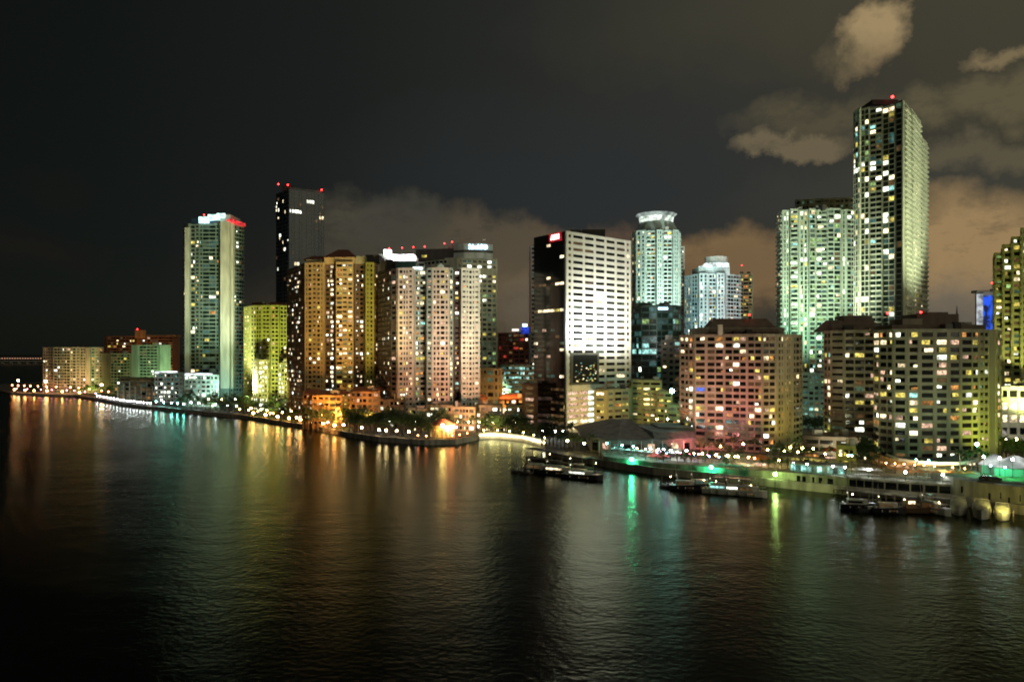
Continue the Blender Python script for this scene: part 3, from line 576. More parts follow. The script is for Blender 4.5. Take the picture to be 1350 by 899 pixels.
cx, cyy = X(865.5, 576), 577
m = MB(); m.prism(octo(cx, cyy, 17.0), ZT(306, 576), ZT(294, 576), top=octo(cx, cyy, 13.0)); m.build('upper_storeys', wallmat('teal_paint', (.30, .42, .36)), r)
m = MB(); m.prism(octo(cx, cyy, 12.6), ZT(297, 576), ZT(287, 576), top=octo(cx, cyy, 13.4)); m.build('lit_crown', emis('crown_pale', (.86, 1, .86), 1.15, .25, .4), r)
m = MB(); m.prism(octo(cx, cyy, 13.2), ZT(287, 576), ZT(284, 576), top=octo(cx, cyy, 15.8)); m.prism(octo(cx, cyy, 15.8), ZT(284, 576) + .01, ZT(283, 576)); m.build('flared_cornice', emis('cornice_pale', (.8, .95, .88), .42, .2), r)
bld('residential_tower', 'narrow pink edged tower behind the flared crown tower', [(893, 640), (902, 636)], depth=24, top=326, ref=1, fh=3.1, wall=PINK, parts=40, zvis=60, styles=[dict(bay=3, lit=.12, pal=warmpal)])
# ---- dark green glass block
def fM(zf, xf, k, j, nf, nb):
    t = nf - k
    if t in (7, 8) and random.random() < .5: return 'c'
    return random.choice(['c', 'wh', 'g']) if random.random() < .05 else ('dc' if random.random() < .22 else 'dg')
r, _ = bld('office_building', 'dark green faceted glass office with a small white sign', [(833, 490), (846, 474), (866, 470), (887, 470), (898, 480)], depth=28, top=404, ref=2, fh=3.8, wall=wallmat('dark_green_wall', (.03, .06, .045), .3), parts=100, zvis=22, sill=.15, head=.9,
    styles=[dict(bay=4, proj=.12, pp=.2, fn=fM, pw=.3)] * 4)
boxpart(r, 'roof_plant', 838, 860, 399, 405, 480, 14, wallmat('dark_green_wall', (.03, .06, .045))); boxpart(r, 'sign_band', 866, 887, 402, 411, 469.4, .6, wallmat('sign_band_dark', (.03, .05, .05)), 469.4)
for i in range(5): boxpart(r, 'sign_letter', 868 + i * 2.6, 870 + i * 2.6, 405.3, 408.2, 468.9, .3, emis('sign_cyan_white', (.55, .85, 1), 5))
bld('office_building', 'dim brown office annex right of the dark green faceted glass', [(872, 452), (898, 446)], depth=18, top=450, ref=0, fh=3.6, wall=wallmat('dim_brown', (.09, .08, .065)), parts=50, styles=[dict(bay=4.5, lit=.08, dim=.2, pal=[('w', 1), ('p', 1), ('c', 1)])])
# ---- blue-teal tower
r, _ = bld('residential_tower', 'blue teal residential tower with a white drum crown and pink flank', [(903, 622), (912, 612), (920, 608), (922, 602), (933, 600), (934, 604), (944, 604), (945, 600), (955, 600), (957, 606), (976, 616)], depth=34, top=362, ref=3, fh=3.1, wall=wallmat('blue_teal_paint', (.38, .46, .46)), parts=100, zvis=60, sill=.18, head=.9,
    styles=[dict(bay=3, **tl), dict(bay=3, **tl), dict(blank=True), dict(bay=3, pw=.9, **tl), dict(blank=True), dict(bay=3, balc=1, lit=.3, pal=mixpal), dict(blank=True), dict(bay=3, pw=1.1, lit=.08), dict(blank=True), dict(bay=3, lit=.2, pal=[('p', 2), ('w', 1)], balc=1)])
boxpart(r, 'upper_storeys', 921, 962, 352, 363, 606, 22, wallmat('pale_blue_paint', (.38, .46, .46)))
cx, cyy = X(946, 612), 616
m = MB(); m.prism(octo(cx, cyy, 9.5), ZT(352, 606), ZT(337.5, 606)); m.build('drum', wallmat('drum_paint', (.45, .47, .44)), r)
m = MB(); m.prism(octo(cx, cyy, 10.5), ZT(352, 606) , ZT(346, 606)); m.prism(octo(cx - 5, cyy - 5, 10.5), ZT(352, 606), ZT(350, 606)); m.build('lit_crown', emis('crown_cyan', (.85, 1, .97), 1.6, .4, .3), r)
beacon(r, 978, 350, 616, .6)
bld('residential_tower', 'thin olive tower with yellow windows directly behind the pink flank of the drum crowned tower', [(975, 650), (992, 646)], depth=20, top=362, ref=1, fh=3.1, wall=OLIVE, parts=60, zvis=60, styles=[dict(bay=3.2, lit=.2, pal=[('y', 2), ('g', 1), ('o', 1)], balc=1)])

# ---- wide twin tower and the tallest tower
w_ = dict(lit=.36,  pal=greenpal, dpal=dimg, dim=.45, dark='dg')
RW = wallmat('sage_paint', (.40, .45, .36))
r, _ = bld('residential_tower', 'wide sage green tower of many balconies attached to the tallest tower', [(1025, 500), (1032, 486), (1041, 485), (1042, 482), (1052, 481), (1053, 485), (1066, 484), (1067, 480), (1075, 480), (1076, 484), (1090, 483), (1091, 479), (1108, 479), (1109, 483), (1116, 482), (1128, 484)], depth=30, top=279, ref=2, fh=3.05, wall=[RW, wallmat('sea_glass_wall', (.08, .14, .12), .4)], parts=100, zvis=50, sill=.17, head=.9,
    styles=[dict(bay=3, balc=1.1, lit=.08), dict(bay=2.2, pw=1.0, **w_), dict(blank=True), dict(bay=4, pw=.35, balc=1.1, bw=.4, **w_), dict(blank=True), dict(bay=3, pw=1.2, **w_), dict(blank=True), dict(bay=4, pw=.3, **w_), dict(blank=True), dict(bay=3.4, pw=.3, balc=1.1, **w_), dict(blank=True), dict(bay=4, pw=.3, **w_), dict(blank=True), dict(bay=3, pw=1.2, **w_), dict(bay=4, pw=.4, balc=1.1, **w_)])
volume(r, [(1049, 506), (1126, 498)], 20, 262, 1, 3.05, RW, [dict(bay=3.4, lit=.04, dim=.2, dpal=dimg)], z0=ZT(282, 500), parts=60, partname='upper_wall')
def fS(zf, xf, k, j, nf, nb):
    t = nf - k
    if t == 14 and xf > .6: return 'ws'
    if t in (11, 12) and xf < .6 and random.random() < .7: return random.choice(['wh', 'y', 'w', 'c'])
    return None
ss = dict(lit=.19, dark='dg', pal=[('w', 3), ('wh', 2), ('y', 3), ('c', 1.5), ('g', 1)], dpal=dimg, dim=.2)
SW = wallmat('tall_tower_paint', (.40, .41, .32))
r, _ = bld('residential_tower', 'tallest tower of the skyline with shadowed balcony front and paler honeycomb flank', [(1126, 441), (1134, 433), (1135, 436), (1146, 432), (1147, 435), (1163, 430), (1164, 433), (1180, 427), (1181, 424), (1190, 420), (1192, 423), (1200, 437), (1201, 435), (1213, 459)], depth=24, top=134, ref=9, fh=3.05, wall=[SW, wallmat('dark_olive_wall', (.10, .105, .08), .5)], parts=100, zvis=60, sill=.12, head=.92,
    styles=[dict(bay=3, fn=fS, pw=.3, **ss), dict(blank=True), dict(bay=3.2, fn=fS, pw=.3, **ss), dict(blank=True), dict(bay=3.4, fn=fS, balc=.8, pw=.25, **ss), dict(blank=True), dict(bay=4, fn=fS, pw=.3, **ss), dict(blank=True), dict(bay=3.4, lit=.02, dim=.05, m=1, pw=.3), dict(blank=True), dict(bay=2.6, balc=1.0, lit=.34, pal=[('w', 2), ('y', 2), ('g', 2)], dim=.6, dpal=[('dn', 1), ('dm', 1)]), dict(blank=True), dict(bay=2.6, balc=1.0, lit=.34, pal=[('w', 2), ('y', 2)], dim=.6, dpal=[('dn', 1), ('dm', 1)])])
volume(r, [(1210, 464), (1216, 468), (1222, 480)], 14, 184, 1, 3.05, SW, [dict(bay=2.6, balc=1, lit=.1, dim=.5, dpal=[('dn', 1), ('dm', 1)])], parts=60, partname='lower_wing_wall', zvis=60)
boxpart(r, 'roof_plant', 1150, 1184, 131.5, 138, 440, 14, DARKR); beacon(r, 1176.5, 128, 436, 1.1)
# ---- white tower with a blue screen
r, _ = bld('office_tower', 'distant white tower with a tall blue screen at its side', [(1286, 625), (1296, 612), (1313, 612)], depth=20, top=386, ref=1, fh=4, wall=wallmat('bright_white_paint', (.8, .8, .8)), parts=20, styles=[dict(blank=True), dict(blank=True)])
sc = bpy.data.materials.new('blue_screen'); sc.use_nodes = True; tt = sc.node_tree; pb = tt.nodes['Principled BSDF']; gg = tt.nodes.new('ShaderNodeNewGeometry'); nn = tt.nodes.new('ShaderNodeTexNoise'); nn.inputs['Scale'].default_value = .16
rr_ = tt.nodes.new('ShaderNodeValToRGB'); rr_.color_ramp.elements[0].position = .38; rr_.color_ramp.elements[0].color = (.005, .01, .05, 1); rr_.color_ramp.elements[1].position = .52; rr_.color_ramp.elements[1].color = (.02, .12, 1, 1)
tt.links.new(gg.outputs['Position'], nn.inputs['Vector']); tt.links.new(nn.outputs['Fac'], rr_.inputs[0]); tt.links.new(rr_.outputs[0], pb.inputs['Emission Color']); pb.inputs['Emission Strength'].default_value = .9; pb.inputs['Base Color'].default_value = (.01, .01, .02, 1); sc.cycles.emission_sampling = 'NONE'
boxpart(r, 'blue_screen', 1297, 1310, 390, 436, 611, .8, sc); boxpart(r, 'lit_side_panel', 1288, 1296, 387.5, 432, 611.5, .6, emis('panel_white', (.85, .92, 1), .55, .15)); boxpart(r, 'roof_rail', 1288, 1312, 382.5, 386, 620, 8, PALE); beacon(r, 1308, 373, 616, .9)
# ---- stepped tower at the frame edge
US = dict(lit=.34, pal=[('w', 3), ('wh', 2), ('y', 4), ('g', 2)], dim=.4, dpal=[('dn', 1), ('dm', 1)])
UW = wallmat('olive_yellow_paint', (.34, .34, .18))
r = thing('residential_tower', 'olive yellow tower with a stepped roofline cut off by the picture edge', 'building', (X(1360, 350), 350, 2.2))
for (a0, a1, py, D) in ((1311.5, 1322, 336, 350), (1322.3, 1334, 325, 347), (1334.3, 1346, 315, 344), (1346.3, 1420, 303, 341)):
    volume(r, [(a0, D), (a1, D - 1)], 26, py, 0, 2.95, UW, [dict(bay=3.4, **US)], parts=25 if a0 < 1340 else 20, zvis=48, partname='wall')
r, _ = bld('podium_building', 'pale podium with square open bays below the stepped edge tower', [(1319, 331), (1420, 322)], depth=16, top=512, ref=0, fh=5.4, wall=PALE, parts=40, styles=[dict(bay=4.2, fn=lambda zf, xf, k, j, nf, nb: 'dk' if k == nf - 1 or k < 2 else 'w', pw=.8)])

# ---- curved apartment building
pc = dict(lit=.30, pal=[('w', 3), ('wh', 1.5), ('o', 3), ('y', 2.5), ('p', 2), ('b', .3)], dim=.22, dpal=[('dm', 3), ('db', 1)])
r, _ = bld('apartment_building', 'curved beige apartment building washed pink at its lower corner with brown penthouse', [(897, 345), (915, 337), (916, 334), (931, 332), (955, 330), (985, 325), (1005, 322), (1022, 324), (1033, 329), (1045, 334), (1057, 343)], depth=26, top=443, ref=6, fh=2.85, wall=BEIGE, parts=100, sill=.29, head=.87,
    styles=[dict(bay=2.9, pw=.5, **pc), dict(blank=True), dict(bay=4.6, pw=.55, **pc), dict(bays=[1, 1], pw=.6, **pc), dict(bays=[1.2, 1, 1], pw=.5, **pc), dict(bays=[1, 1], pw=.5, **pc), dict(bays=[1, 1], pw=.4, **pc), dict(bays=[.6, 1, 1], pw=1.1, lit=.06, pal=warmpal), dict(bay=2, pw=.9, lit=.3, pal=[('y', 1), ('w', 1), ('o', 1)]), dict(bay=3.4, pw=.5, lit=.04)])
boxpart(r, 'penthouse_wall', 922, 1034, 432, 442, 338, 18, wallmat('penthouse_tan', (.28, .25, .18))); hip(r, 935, 1030, 336, 20, 438, 419, BROWN, rf=.12); boxpart(r, 'chimney_stack', 947, 953, 428, 442, 330, 2, PALE); beacon(r, 988, 415, 342, .55)
# ---- pale teal block between
bld('apartment_block', 'small pale teal block between the curved building and the twin brown penthouses', [(1057, 428), (1089, 424)], depth=20, top=494, ref=0, fh=3.0, wall=wallmat('pale_teal_wall', (.42, .55, .46)), parts=60, styles=[dict(bay=3, lit=.25, pal=greenpal, dim=.6, dpal=dimg)])
# ---- two wide apartment buildings at the front
qc = dict(lit=.28, pal=[('w', 3), ('wh', 2), ('o', 1.5), ('y', 3), ('p', 2), ('c', .4)], dim=.12, dpal=[('dm', 3), ('db', 2), ('dn', 1)])
QW = wallmat('olive_beige_concrete', (.36, .33, .23))
r, _ = bld('apartment_building', 'olive apartment building with dark flat penthouse standing behind the front right one', [(1087, 334), (1096, 326), (1113, 321), (1153, 318), (1180, 320)], depth=26, top=438, ref=2, fh=2.9, wall=QW, parts=100, sill=.29, head=.87,
    styles=[dict(bay=4.6, pw=.3, **qc), dict(bay=4.6, pw=.5, **qc), dict(bays=[1, 1, 1], pw=.5, **qc), dict(bay=4.6, **qc)])
hip(r, 1098, 1170, 326, 22, 436, 421, BROWN, rf=.1); boxpart(r, 'roof_plant', 1113, 1150, 416, 424, 334, 10, BROWN); beacon(r, 1170, 413, 335, .6)
r, _ = bld('apartment_building', 'wide olive apartment building nearest the water with brown rooftop structures', [(1153, 298), (1160, 289), (1178, 283), (1196, 280.5), (1212, 280), (1232, 280), (1250, 280), (1266, 280.5), (1290, 282), (1303, 285), (1312, 289), (1319, 296)], depth=26, top=437, ref=5, fh=2.85, wall=QW, parts=100, sill=.29, head=.87,
    styles=[dict(bays=[1], pw=.3, **qc), dict(bays=[1.3, 1], pw=.4, **qc), dict(bays=[1], pw=.7, **qc), dict(bays=[1], pw=.7, **qc), dict(bays=[1], pw=.7, **qc), dict(bays=[1], pw=.7, **qc), dict(bays=[1], pw=.7, **qc), dict(bays=[1.6, 1], pw=.5, **qc), dict(bay=3.4, pw=.5, **qc), dict(blank=True), dict(bay=3, pw=.4, lit=.25, pal=warmpal)])
boxpart(r, 'penthouse_wall', 1176, 1300, 428, 437, 288, 18, BROWN); boxpart(r, 'roof_plant', 1209, 1264, 414, 428, 292, 12, BROWN); boxpart(r, 'roof_plant', 1190, 1216, 420, 429, 290, 10, wallmat('penthouse_tan', (.28, .25, .18))); boxpart(r, 'roof_plant', 1222, 1250, 411.5, 415, 294, 8, BROWN)
m = MB(); m.tube(T3(1261.5, 414, 293), T3(1261.5, 403, 293), .35, .1); m.build('antenna', METAL, r); beacon(r, 1214, 411.5, 292, .6)
bl = [(X(1303, 284), 284 - .9), (X(1312, 288), 288 - .9)]

# ============================================================ low-rise along the shore
ow = dict(lit=.45, pal=[('o', 3), ('w', 3), ('p', 2)], dim=.5, dpal=[('dm', 1)])
for (a0, a1, py, D, dd, lab) in ((400, 414, 514, 442, 14, 'narrow dim end block of the orange lit low buildings under the ochre tower'), (412, 450, 516, 434, 20, 'orange lit four sided low block with glowing eaves under the ochre tower'), (462, 500, 511, 436, 18, 'orange low block with gridded lit windows between ochre tower and black flank')):
    r, _ = bld('low_building', lab, [(a0, D), (a1, D - 5)], depth=dd, top=py + 6, ref=0, fh=3.3, wall=ORANGEW, parts=50, styles=[dict(bay=3.6, **ow)])
    hip(r, a0 - 1.5, a1 + 1.5, D - 5, dd + 6, py + 5, py, TERRA, rf=.15)
bld('low_building', 'dark low building showing pale windows through the trees below the black flank', [(500, 432), (534, 424)], depth=14, top=528, ref=0, fh=3.3, wall=BROWN, parts=40, styles=[dict(bay=3.6, lit=.35, pal=[('wh', 1), ('w', 2)])])
for (a0, a1, py, D, lab) in ((538, 560, 540, 408, 'low pale block of bright office windows beside the round orange pavilion'), (562, 596, 536, 420, 'low block half hidden by the dark tree above the round orange pavilion'), (598, 626, 538, 412, 'terraced low block with yellow green windows right of the round orange pavilion'), (628, 662, 536, 416, 'terraced low block with a white window row above the bright embankment'), (640, 672, 550, 404, 'small orange lit building directly behind the bright embankment'), (668, 692, 536, 418, 'low greenish block beside the slim brown garage')):
    r, _ = bld('low_building', lab, [(a0, D), (a1, D - 4)], depth=14, top=py, ref=0, fh=3.1, wall=wallmat('olive_low_wall', (.30, .26, .15)), parts=50, styles=[dict(bay=2.8, lit=.5, pal=[('wh', 2), ('w', 3), ('y', 2), ('g', 1)], dim=.6)])
for (a0, a1, py, D, lab) in ((536, 566, 523, 452, 'terracotta roofed hall glowing orange behind the pale office windows'), (566, 604, 519, 462, 'terracotta roofed hall behind a domed tree below the pink tower'), (606, 640, 521, 456, 'terracotta roofed hall glowing orange left of the fins building'), (660, 690, 520, 450, 'terracotta roofed hall beside the slim brown garage')):
    r, _ = bld('low_building', lab, [(a0, D), (a1, D - 2)], depth=16, top=py + 6, ref=0, fh=4.5, wall=ORANGEW, parts=20, styles=[dict(bay=4, lit=.5, pal=[('o', 2), ('w', 2)])])
    hip(r, a0 - 2, a1 + 2, D - 3, 22, py + 5.5, py, TERRA, rf=.2)
# round orange pavilion
D = 384; cx = X(584, D); root = thing('round_pavilion', 'round orange lit pavilion with arched openings standing on the point of the shore', 'pavilion', (cx, D, 2.2))
m = MB(); m.prism(octo(cx, D, 6.2, 1, 16), 2.2, 8.4); m.build('wall', wallmat('pavilion_stucco', (.5, .36, .16)), root)
m = MB(); m.prism(octo(cx, D, 7.2, 1, 16), 8.4, 11.2, top=octo(cx, D, 1.2, 1, 16)); m.build('roof', TERRA, root)
for i in range(9):
    a = math.pi + math.pi * (i + .5) / 9; p = (cx + 6.2 * math.cos(a), D + 6.2 * math.sin(a)); m = MB(); u = (-math.sin(a), math.cos(a)); m.box(p, u, (math.cos(a), math.sin(a)), .65, .1, 2.4, 6.4); m.build('arched_opening', WM['o' if i % 3 else 'y'], root)

# big dark hip roof hall on the waterfront
root = thing('waterfront_hall', 'long waterfront hall under a broad dark hipped roof in front of the white slab tower', 'building', (X(840, 330), 332, 2.2))
q = [(X(778, 326), 326), (X(815, 314), 314), (X(912, 322), 322)]; n_ = (X(912, 322) + 8, 360); pol = q + [(X(912, 322) - 6, 362), (X(778, 326) + 2, 366)]
m = MB(); m.prism(pol, 2.2, 8.6); m.build('wall', wallmat('hall_wall', (.22, .20, .17)), root)
ro = [(X(768, 324), 323), (X(815, 309), 309), (X(862, 313), 313), (X(862, 313) - 2, 360), (X(768, 324), 368)]
HR = wallmat('hall_roof_tiles', (.12, .11, .10), .7, .5)
m = MB(); m.prism(ro, 8.6, 9.1); m.prism(ro, 9.1, 15.2, top=[(X(815, 330) - 2, 338), (X(820, 330), 334), (X(836, 330), 336), (X(836, 330), 341), (X(815, 330) - 2, 343)]); m.build('roof', HR, root)
ro2 = [(X(862.5, 313), 313), (X(918, 318), 318), (X(918, 318) - 5, 362), (X(862.5, 313) - 2, 360)]
m = MB(); m.prism(ro2, 8.6, 9.0); m.prism(ro2, 9.0, 11.4, top=[(p[0] * .96 + .04 * X(890, 335), p[1] * .75 + .25 * 337) for p in ro2]); m.build('roof', wallmat('hall_roof_grey', (.15, .15, .145), .7, .5), root)
m = MB()
for k in range(9): f = (k + .5) / 9; m.abox(X(780, 320) + f * 40, X(780, 320) + f * 40 + .25, 311.5, 311.8, 2.2, 8.6)
m.build('verandah', PALE, root)
for i in range(9):
    f = (i + .5) / 9; a = q[0] if f < .3 else q[1]; b_ = q[1] if f < .3 else q[2]; g_ = f / .3 if f < .3 else (f - .3) / .7
    p = (a[0] + (b_[0] - a[0]) * g_, a[1] + (b_[1] - a[1]) * g_); u = Vector((b_[0] - a[0], b_[1] - a[1])).normalized(); m = MB(); m.box(p, u, (-u.y, u.x), 1.6, .12, 3.0, 6.6); m.build('window', WM[['dk', 'p', 'dc', 'dk', 'dm', 'p', 'dc', 'w', 'dk'][i]], root)
r = thing('annex_building', 'low grey flat roofed annex joining the hipped roof hall to the curved apartment building', 'building', (X(900, 340), 342, 2.2))
m = MB(); m.prism([(X(868, 334), 334), (X(917, 329), 329), (X(917, 329), 350), (X(868, 334), 354)], 2.2, 12.2); m.build('wall', GREY, r)
# red canopies and kiosks below
for (px, D, w, h, c, lab) in ((868, 292, 5, 4.5, 'red', 'red canopy glowing over the waterfront bar beside the pale tent'), (893, 296, 6, 5.4, 'wht', 'pale pointed tent between the red canopy and the pink washed wall'), (1002, 268, 4.5, 4.4, 'org', 'orange parasol canopy on the terrace below the curved apartment building'), (1095, 284, 4, 5.2, 'red', 'red sign pavilion in front of the dark low roof')):
    cm = {'red': wallmat('red_canvas', (.55, .06, .04)), 'wht': wallmat('pale_canvas', (.7, .66, .58)), 'org': wallmat('orange_canvas', (.6, .22, .06))}[c]
    x = X(px, D); root = thing('canopy', lab, 'canopy', (x, D, 2.2)); z = 4.6 if px > 1000 else 2.2
    m = MB(); m.prism(octo(x, D, w, .8, 8), z + h - 1.6, z + h, top=octo(x, D, .3, .8, 8)); m.build('canvas', cm, root)
    for k in range(4): a = math.pi / 4 + k * math.pi / 2; m = MB(); m.tube((x + w * .8 * math.cos(a), D + w * .62 * math.sin(a), z - .4), (x + w * .8 * math.cos(a), D + w * .62 * math.sin(a), z + h - 1.5), .09, .09); m.build('post', METAL, root)
    m = MB(); m.box((x, D), (1, 0), (0, 1), w * .4, 1.0, z - .2, z + 1.1); m.build('counter', emis('bar_glow', (1, .65, .45), 1.6, .4), root)

# terraces along the right-hand quay
def terrace(name, lab, pts, back, z0, z1, mat, rail=True):
    P = [(X(a, D), D) for a, D in pts]; c = P[len(P) // 2]; root = thing(name, lab, 'terrace', (c[0], c[1] + 3, 0))
    m = MB(); m.prism(P + [(p[0] + 2, p[1] + back) for p in reversed(P)], z0, z1); m.build('terrace_wall', mat, root)
    if rail:
        for i in range(len(P) - 1):
            a, b_ = Vector((*P[i], 0)), Vector((*P[i + 1], 0)); u = (b_ - a).normalized(); n = int((b_ - a).length / 3); m = MB()
            m.tube((a.x, a.y + .3, z1 + 1), (b_.x, b_.y + .3, z1 + 1), .05, .05); 
            for k in range(n + 1): p = a + (b_ - a) * k / n; m.tube((p.x, p.y + .3, z1), (p.x, p.y + .3, z1 + 1), .04, .04)
            m.build('railing', METAL, root)
            v_ = Vector((u.y, -u.x, 0))
            for k in range(int((b_ - a).length / 7)): p = a + u * (k * 7 + 3.3) + v_ * .25; m = MB(); m.tube((p.x, p.y, -.6), (p.x, p.y, min(z1 - .6, 3.0) + (k % 3) * .25), .2, .18); m.build('fender_pile', BROWN, root)
    return root, P
def wallbox(root, P0, P1, f0, f1, z0, z1, mat, name, d0=-.05, d1=.12):
    a, b_ = Vector((*P0, 0)), Vector((*P1, 0)); u = (b_ - a).normalized(); n_ = Vector((u.y, -u.x, 0)); q = [a + (b_ - a) * f0 + n_ * d0, a + (b_ - a) * f1 + n_ * d0, a + (b_ - a) * f1 + n_ * d1, a + (b_ - a) * f0 + n_ * d1]
    m = MB(); m.prism([(p.x, p.y) for p in [q[3], q[2], q[1], q[0]]], z0, z1); return m.build(name, mat, root)
TW = wallmat('terrace_plaster', (.27, .27, .20), .85, .6)
r, P = terrace('terrace', 'green lit promenade terrace wall beside the hipped roof hall', [(795, 297), (860, 281), (943, 268), (985, 261)], 24, 2.0, 4.2, TW)
r, P = terrace('terrace', 'lime green lit quay wall with small dark doorways', [(987, 258), (1027, 253.5), (1070, 248), (1118, 241)], 46, 1.0, 5.0, TW)
for (i, f0, f1) in ((1, .55, .66), (1, .72, .82), (2, .02, .08), (2, .2, .3), (2, .45, .6)): wallbox(r, P[i], P[i + 1], f0, f1, 2.2, 4.2, WM['dk'], 'doorway')
r, P = terrace('terrace', 'long open boat gallery with dark bays under the restaurant terrace', [(1119, 240.5), (1150, 236.5), (1200, 231.5), (1256, 227)], 52, 1.0, 5.3, TW)
for i in range(3):
    for k in range(3): wallbox(r, P[i], P[i + 1], (k + .06) / 3, (k + .94) / 3, 2.5, 4.7, WM['dk'], 'dark_bay')
    wallbox(r, P[i], P[i + 1], .001, .999, 4.85, 5.25, TW, 'string_course', .0, .3)
r, P = terrace('terrace', 'tall yellow lit quay wall with small dark windows at the picture edge', [(1257, 225.5), (1290, 218.5), (1350, 211), (1430, 200)], 60, 0.2, 7.4, TW)
for (i, f, z, w) in ((0, .35, 4.6, .03), (1, .25, 3.8, .025), (1, .5, 4.4, .012), (1, .68, 3.2, .02), (1, .92, 4.2, .012), (2, .2, 4, .02)): wallbox(r, P[i], P[i + 1], f - w, f + w, z - 1, z + .9, WM['dk'], 'wall_window')
m = MB(); m.prism([(X(1292, 222), 222), (X(1352, 214), 214), (X(1440, 205), 205), (X(1440, 235), 240), (X(1292, 240), 240)], 7.41, 7.5); o = m.build('lawn', GRASS); o['kind'] = 'structure'
# quay-side rail walk in front of the gallery
root = thing('boardwalk', 'narrow pale boardwalk on piles running below the open boat gallery', 'boardwalk', (X(1190, 226), 226, 0))
P2 = [(X(a, D), D) for a, D in ((1100, 238.5), (1150, 231.5), (1200, 226.5), (1262, 220))]
strip(P2, 1.8, 1.7, 2.1, 'deck', CONC, root)
for i in range(14): f = i / 13 * 2.99; k = int(f); g_ = f - k; p = (P2[k][0] + (P2[k + 1][0] - P2[k][0]) * g_, P2[k][1] + (P2[k + 1][1] - P2[k][1]) * g_); m = MB(); m.tube((p[0], p[1] + .4, -1), (p[0], p[1] + .4, 1.7), .22, .22); m.build('pile', BROWN, root)
# cyan glass pavilion on the lime terrace
root = thing('glass_pavilion', 'long low glass pavilion glowing cyan on the lime green quay wall', 'pavilion', (X(1075, 252), 253, 5))
a, b_ = (X(1042, 254), 254), (X(1112, 245.5), 245.5); u = Vector((b_[0] - a[0], b_[1] - a[1])); LL = u.length; u.normalize(); v = Vector((-u.y, u.x)); cc = ((a[0] + b_[0]) / 2 + v.x * 3, (a[1] + b_[1]) / 2 + v.y * 3)
m = MB(); m.box(cc, u, v, LL / 2 + .4, 3.6, 7.7, 8.1); m.build('roof', GREY, root)
m = MB(); m.box(cc, u, v, LL / 2, 2.6, 5.0, 7.7); m.build('wall', wallmat('teal_frame', (.20, .34, .30)), root)
for i in range(10): f = (i + .5) / 10; p = (a[0] + (b_[0] - a[0]) * f + v.x * .35, a[1] + (b_[1] - a[1]) * f + v.y * .35); m = MB(); m.box(p, u, v, LL / 23, .05, 5.4, 7.4); m.build('window', WM[['c', 'dc', 'c', 'c', 'dc', 'c', 'dc', 'c', 'dc', 'c'][i]], root)
# restaurant with curved pale canopy
root = thing('restaurant', 'waterfront restaurant with glowing orange terrace under a thin curved pale canopy', 'restaurant', (X(1220, 250), 250, 5.3))
cur = [(1168, 262), (1185, 252), (1210, 246), (1235, 243.5), (1262, 243), (1280, 246), (1290, 250)]; q = [(X(p, d), d) for p, d in cur]
m = MB()
for i in range(len(q) - 1): m.prism([(q[i][0], q[i][1]), (q[i + 1][0], q[i + 1][1]), (q[i + 1][0], q[i + 1][1] + 13), (q[i][0], q[i][1] + 13)], 9.2, 9.55)
m.build('canopy_slab', DARKR, root)
strip([(x, y - .3) for x, y in q], .5, 9.0, 9.9, 'canopy_edge', wallmat('canopy_pale', (.62, .60, .50)), root)
m = MB(); m.prism([(p[0], p[1] + 7) for p in q] + [(p[0], p[1] + 12) for p in reversed(q)], 5.3, 9.2); m.build('wall', wallmat('orange_interior', (.5, .28, .12)), root)
for i in range(14):
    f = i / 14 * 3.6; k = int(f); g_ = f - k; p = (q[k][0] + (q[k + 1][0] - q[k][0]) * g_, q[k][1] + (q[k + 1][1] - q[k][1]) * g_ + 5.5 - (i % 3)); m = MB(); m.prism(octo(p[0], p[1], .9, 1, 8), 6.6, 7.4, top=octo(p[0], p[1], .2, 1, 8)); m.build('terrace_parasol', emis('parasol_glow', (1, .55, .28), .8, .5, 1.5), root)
# pale marquee tents
for (px, D, w, lab, es) in ((1311, 236, 5, 'smaller white marquee tent on the green lit lawn', .8), (1338, 232, 8, 'large white marquee tent on the green lit lawn at the picture edge', 1.3)):
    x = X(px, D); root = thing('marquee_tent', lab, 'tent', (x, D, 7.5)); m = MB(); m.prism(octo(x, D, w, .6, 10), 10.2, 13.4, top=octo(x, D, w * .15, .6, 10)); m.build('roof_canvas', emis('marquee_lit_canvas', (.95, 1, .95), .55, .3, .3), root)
    m = MB(); m.prism(octo(x, D, w * .92, .55, 10), 7.5, 10.2); m.build('side_canvas', wallmat('dim_canvas', (.3, .3, .28)), root)
# dark low building behind the lime terrace
r, _ = bld('low_building', 'dark flat roofed low building between the two olive and beige apartment blocks', [(1060, 300), (1100, 296), (1150, 292)], depth=18, top=579, ref=1, fh=3.2, wall=BROWN, parts=30, styles=[dict(bay=5, lit=.12, pal=warmpal, dim=.1)])
r, _ = bld('pavilion', 'small yellow lit pavilion in front of the dark flat roofed low building', [(1104, 276), (1127, 273)], depth=8, top=590, ref=0, fh=3.4, wall=LIME, cat='pavilion', parts=20, styles=[dict(bay=2, lit=.9, pal=[('y', 2), ('w', 1)])])

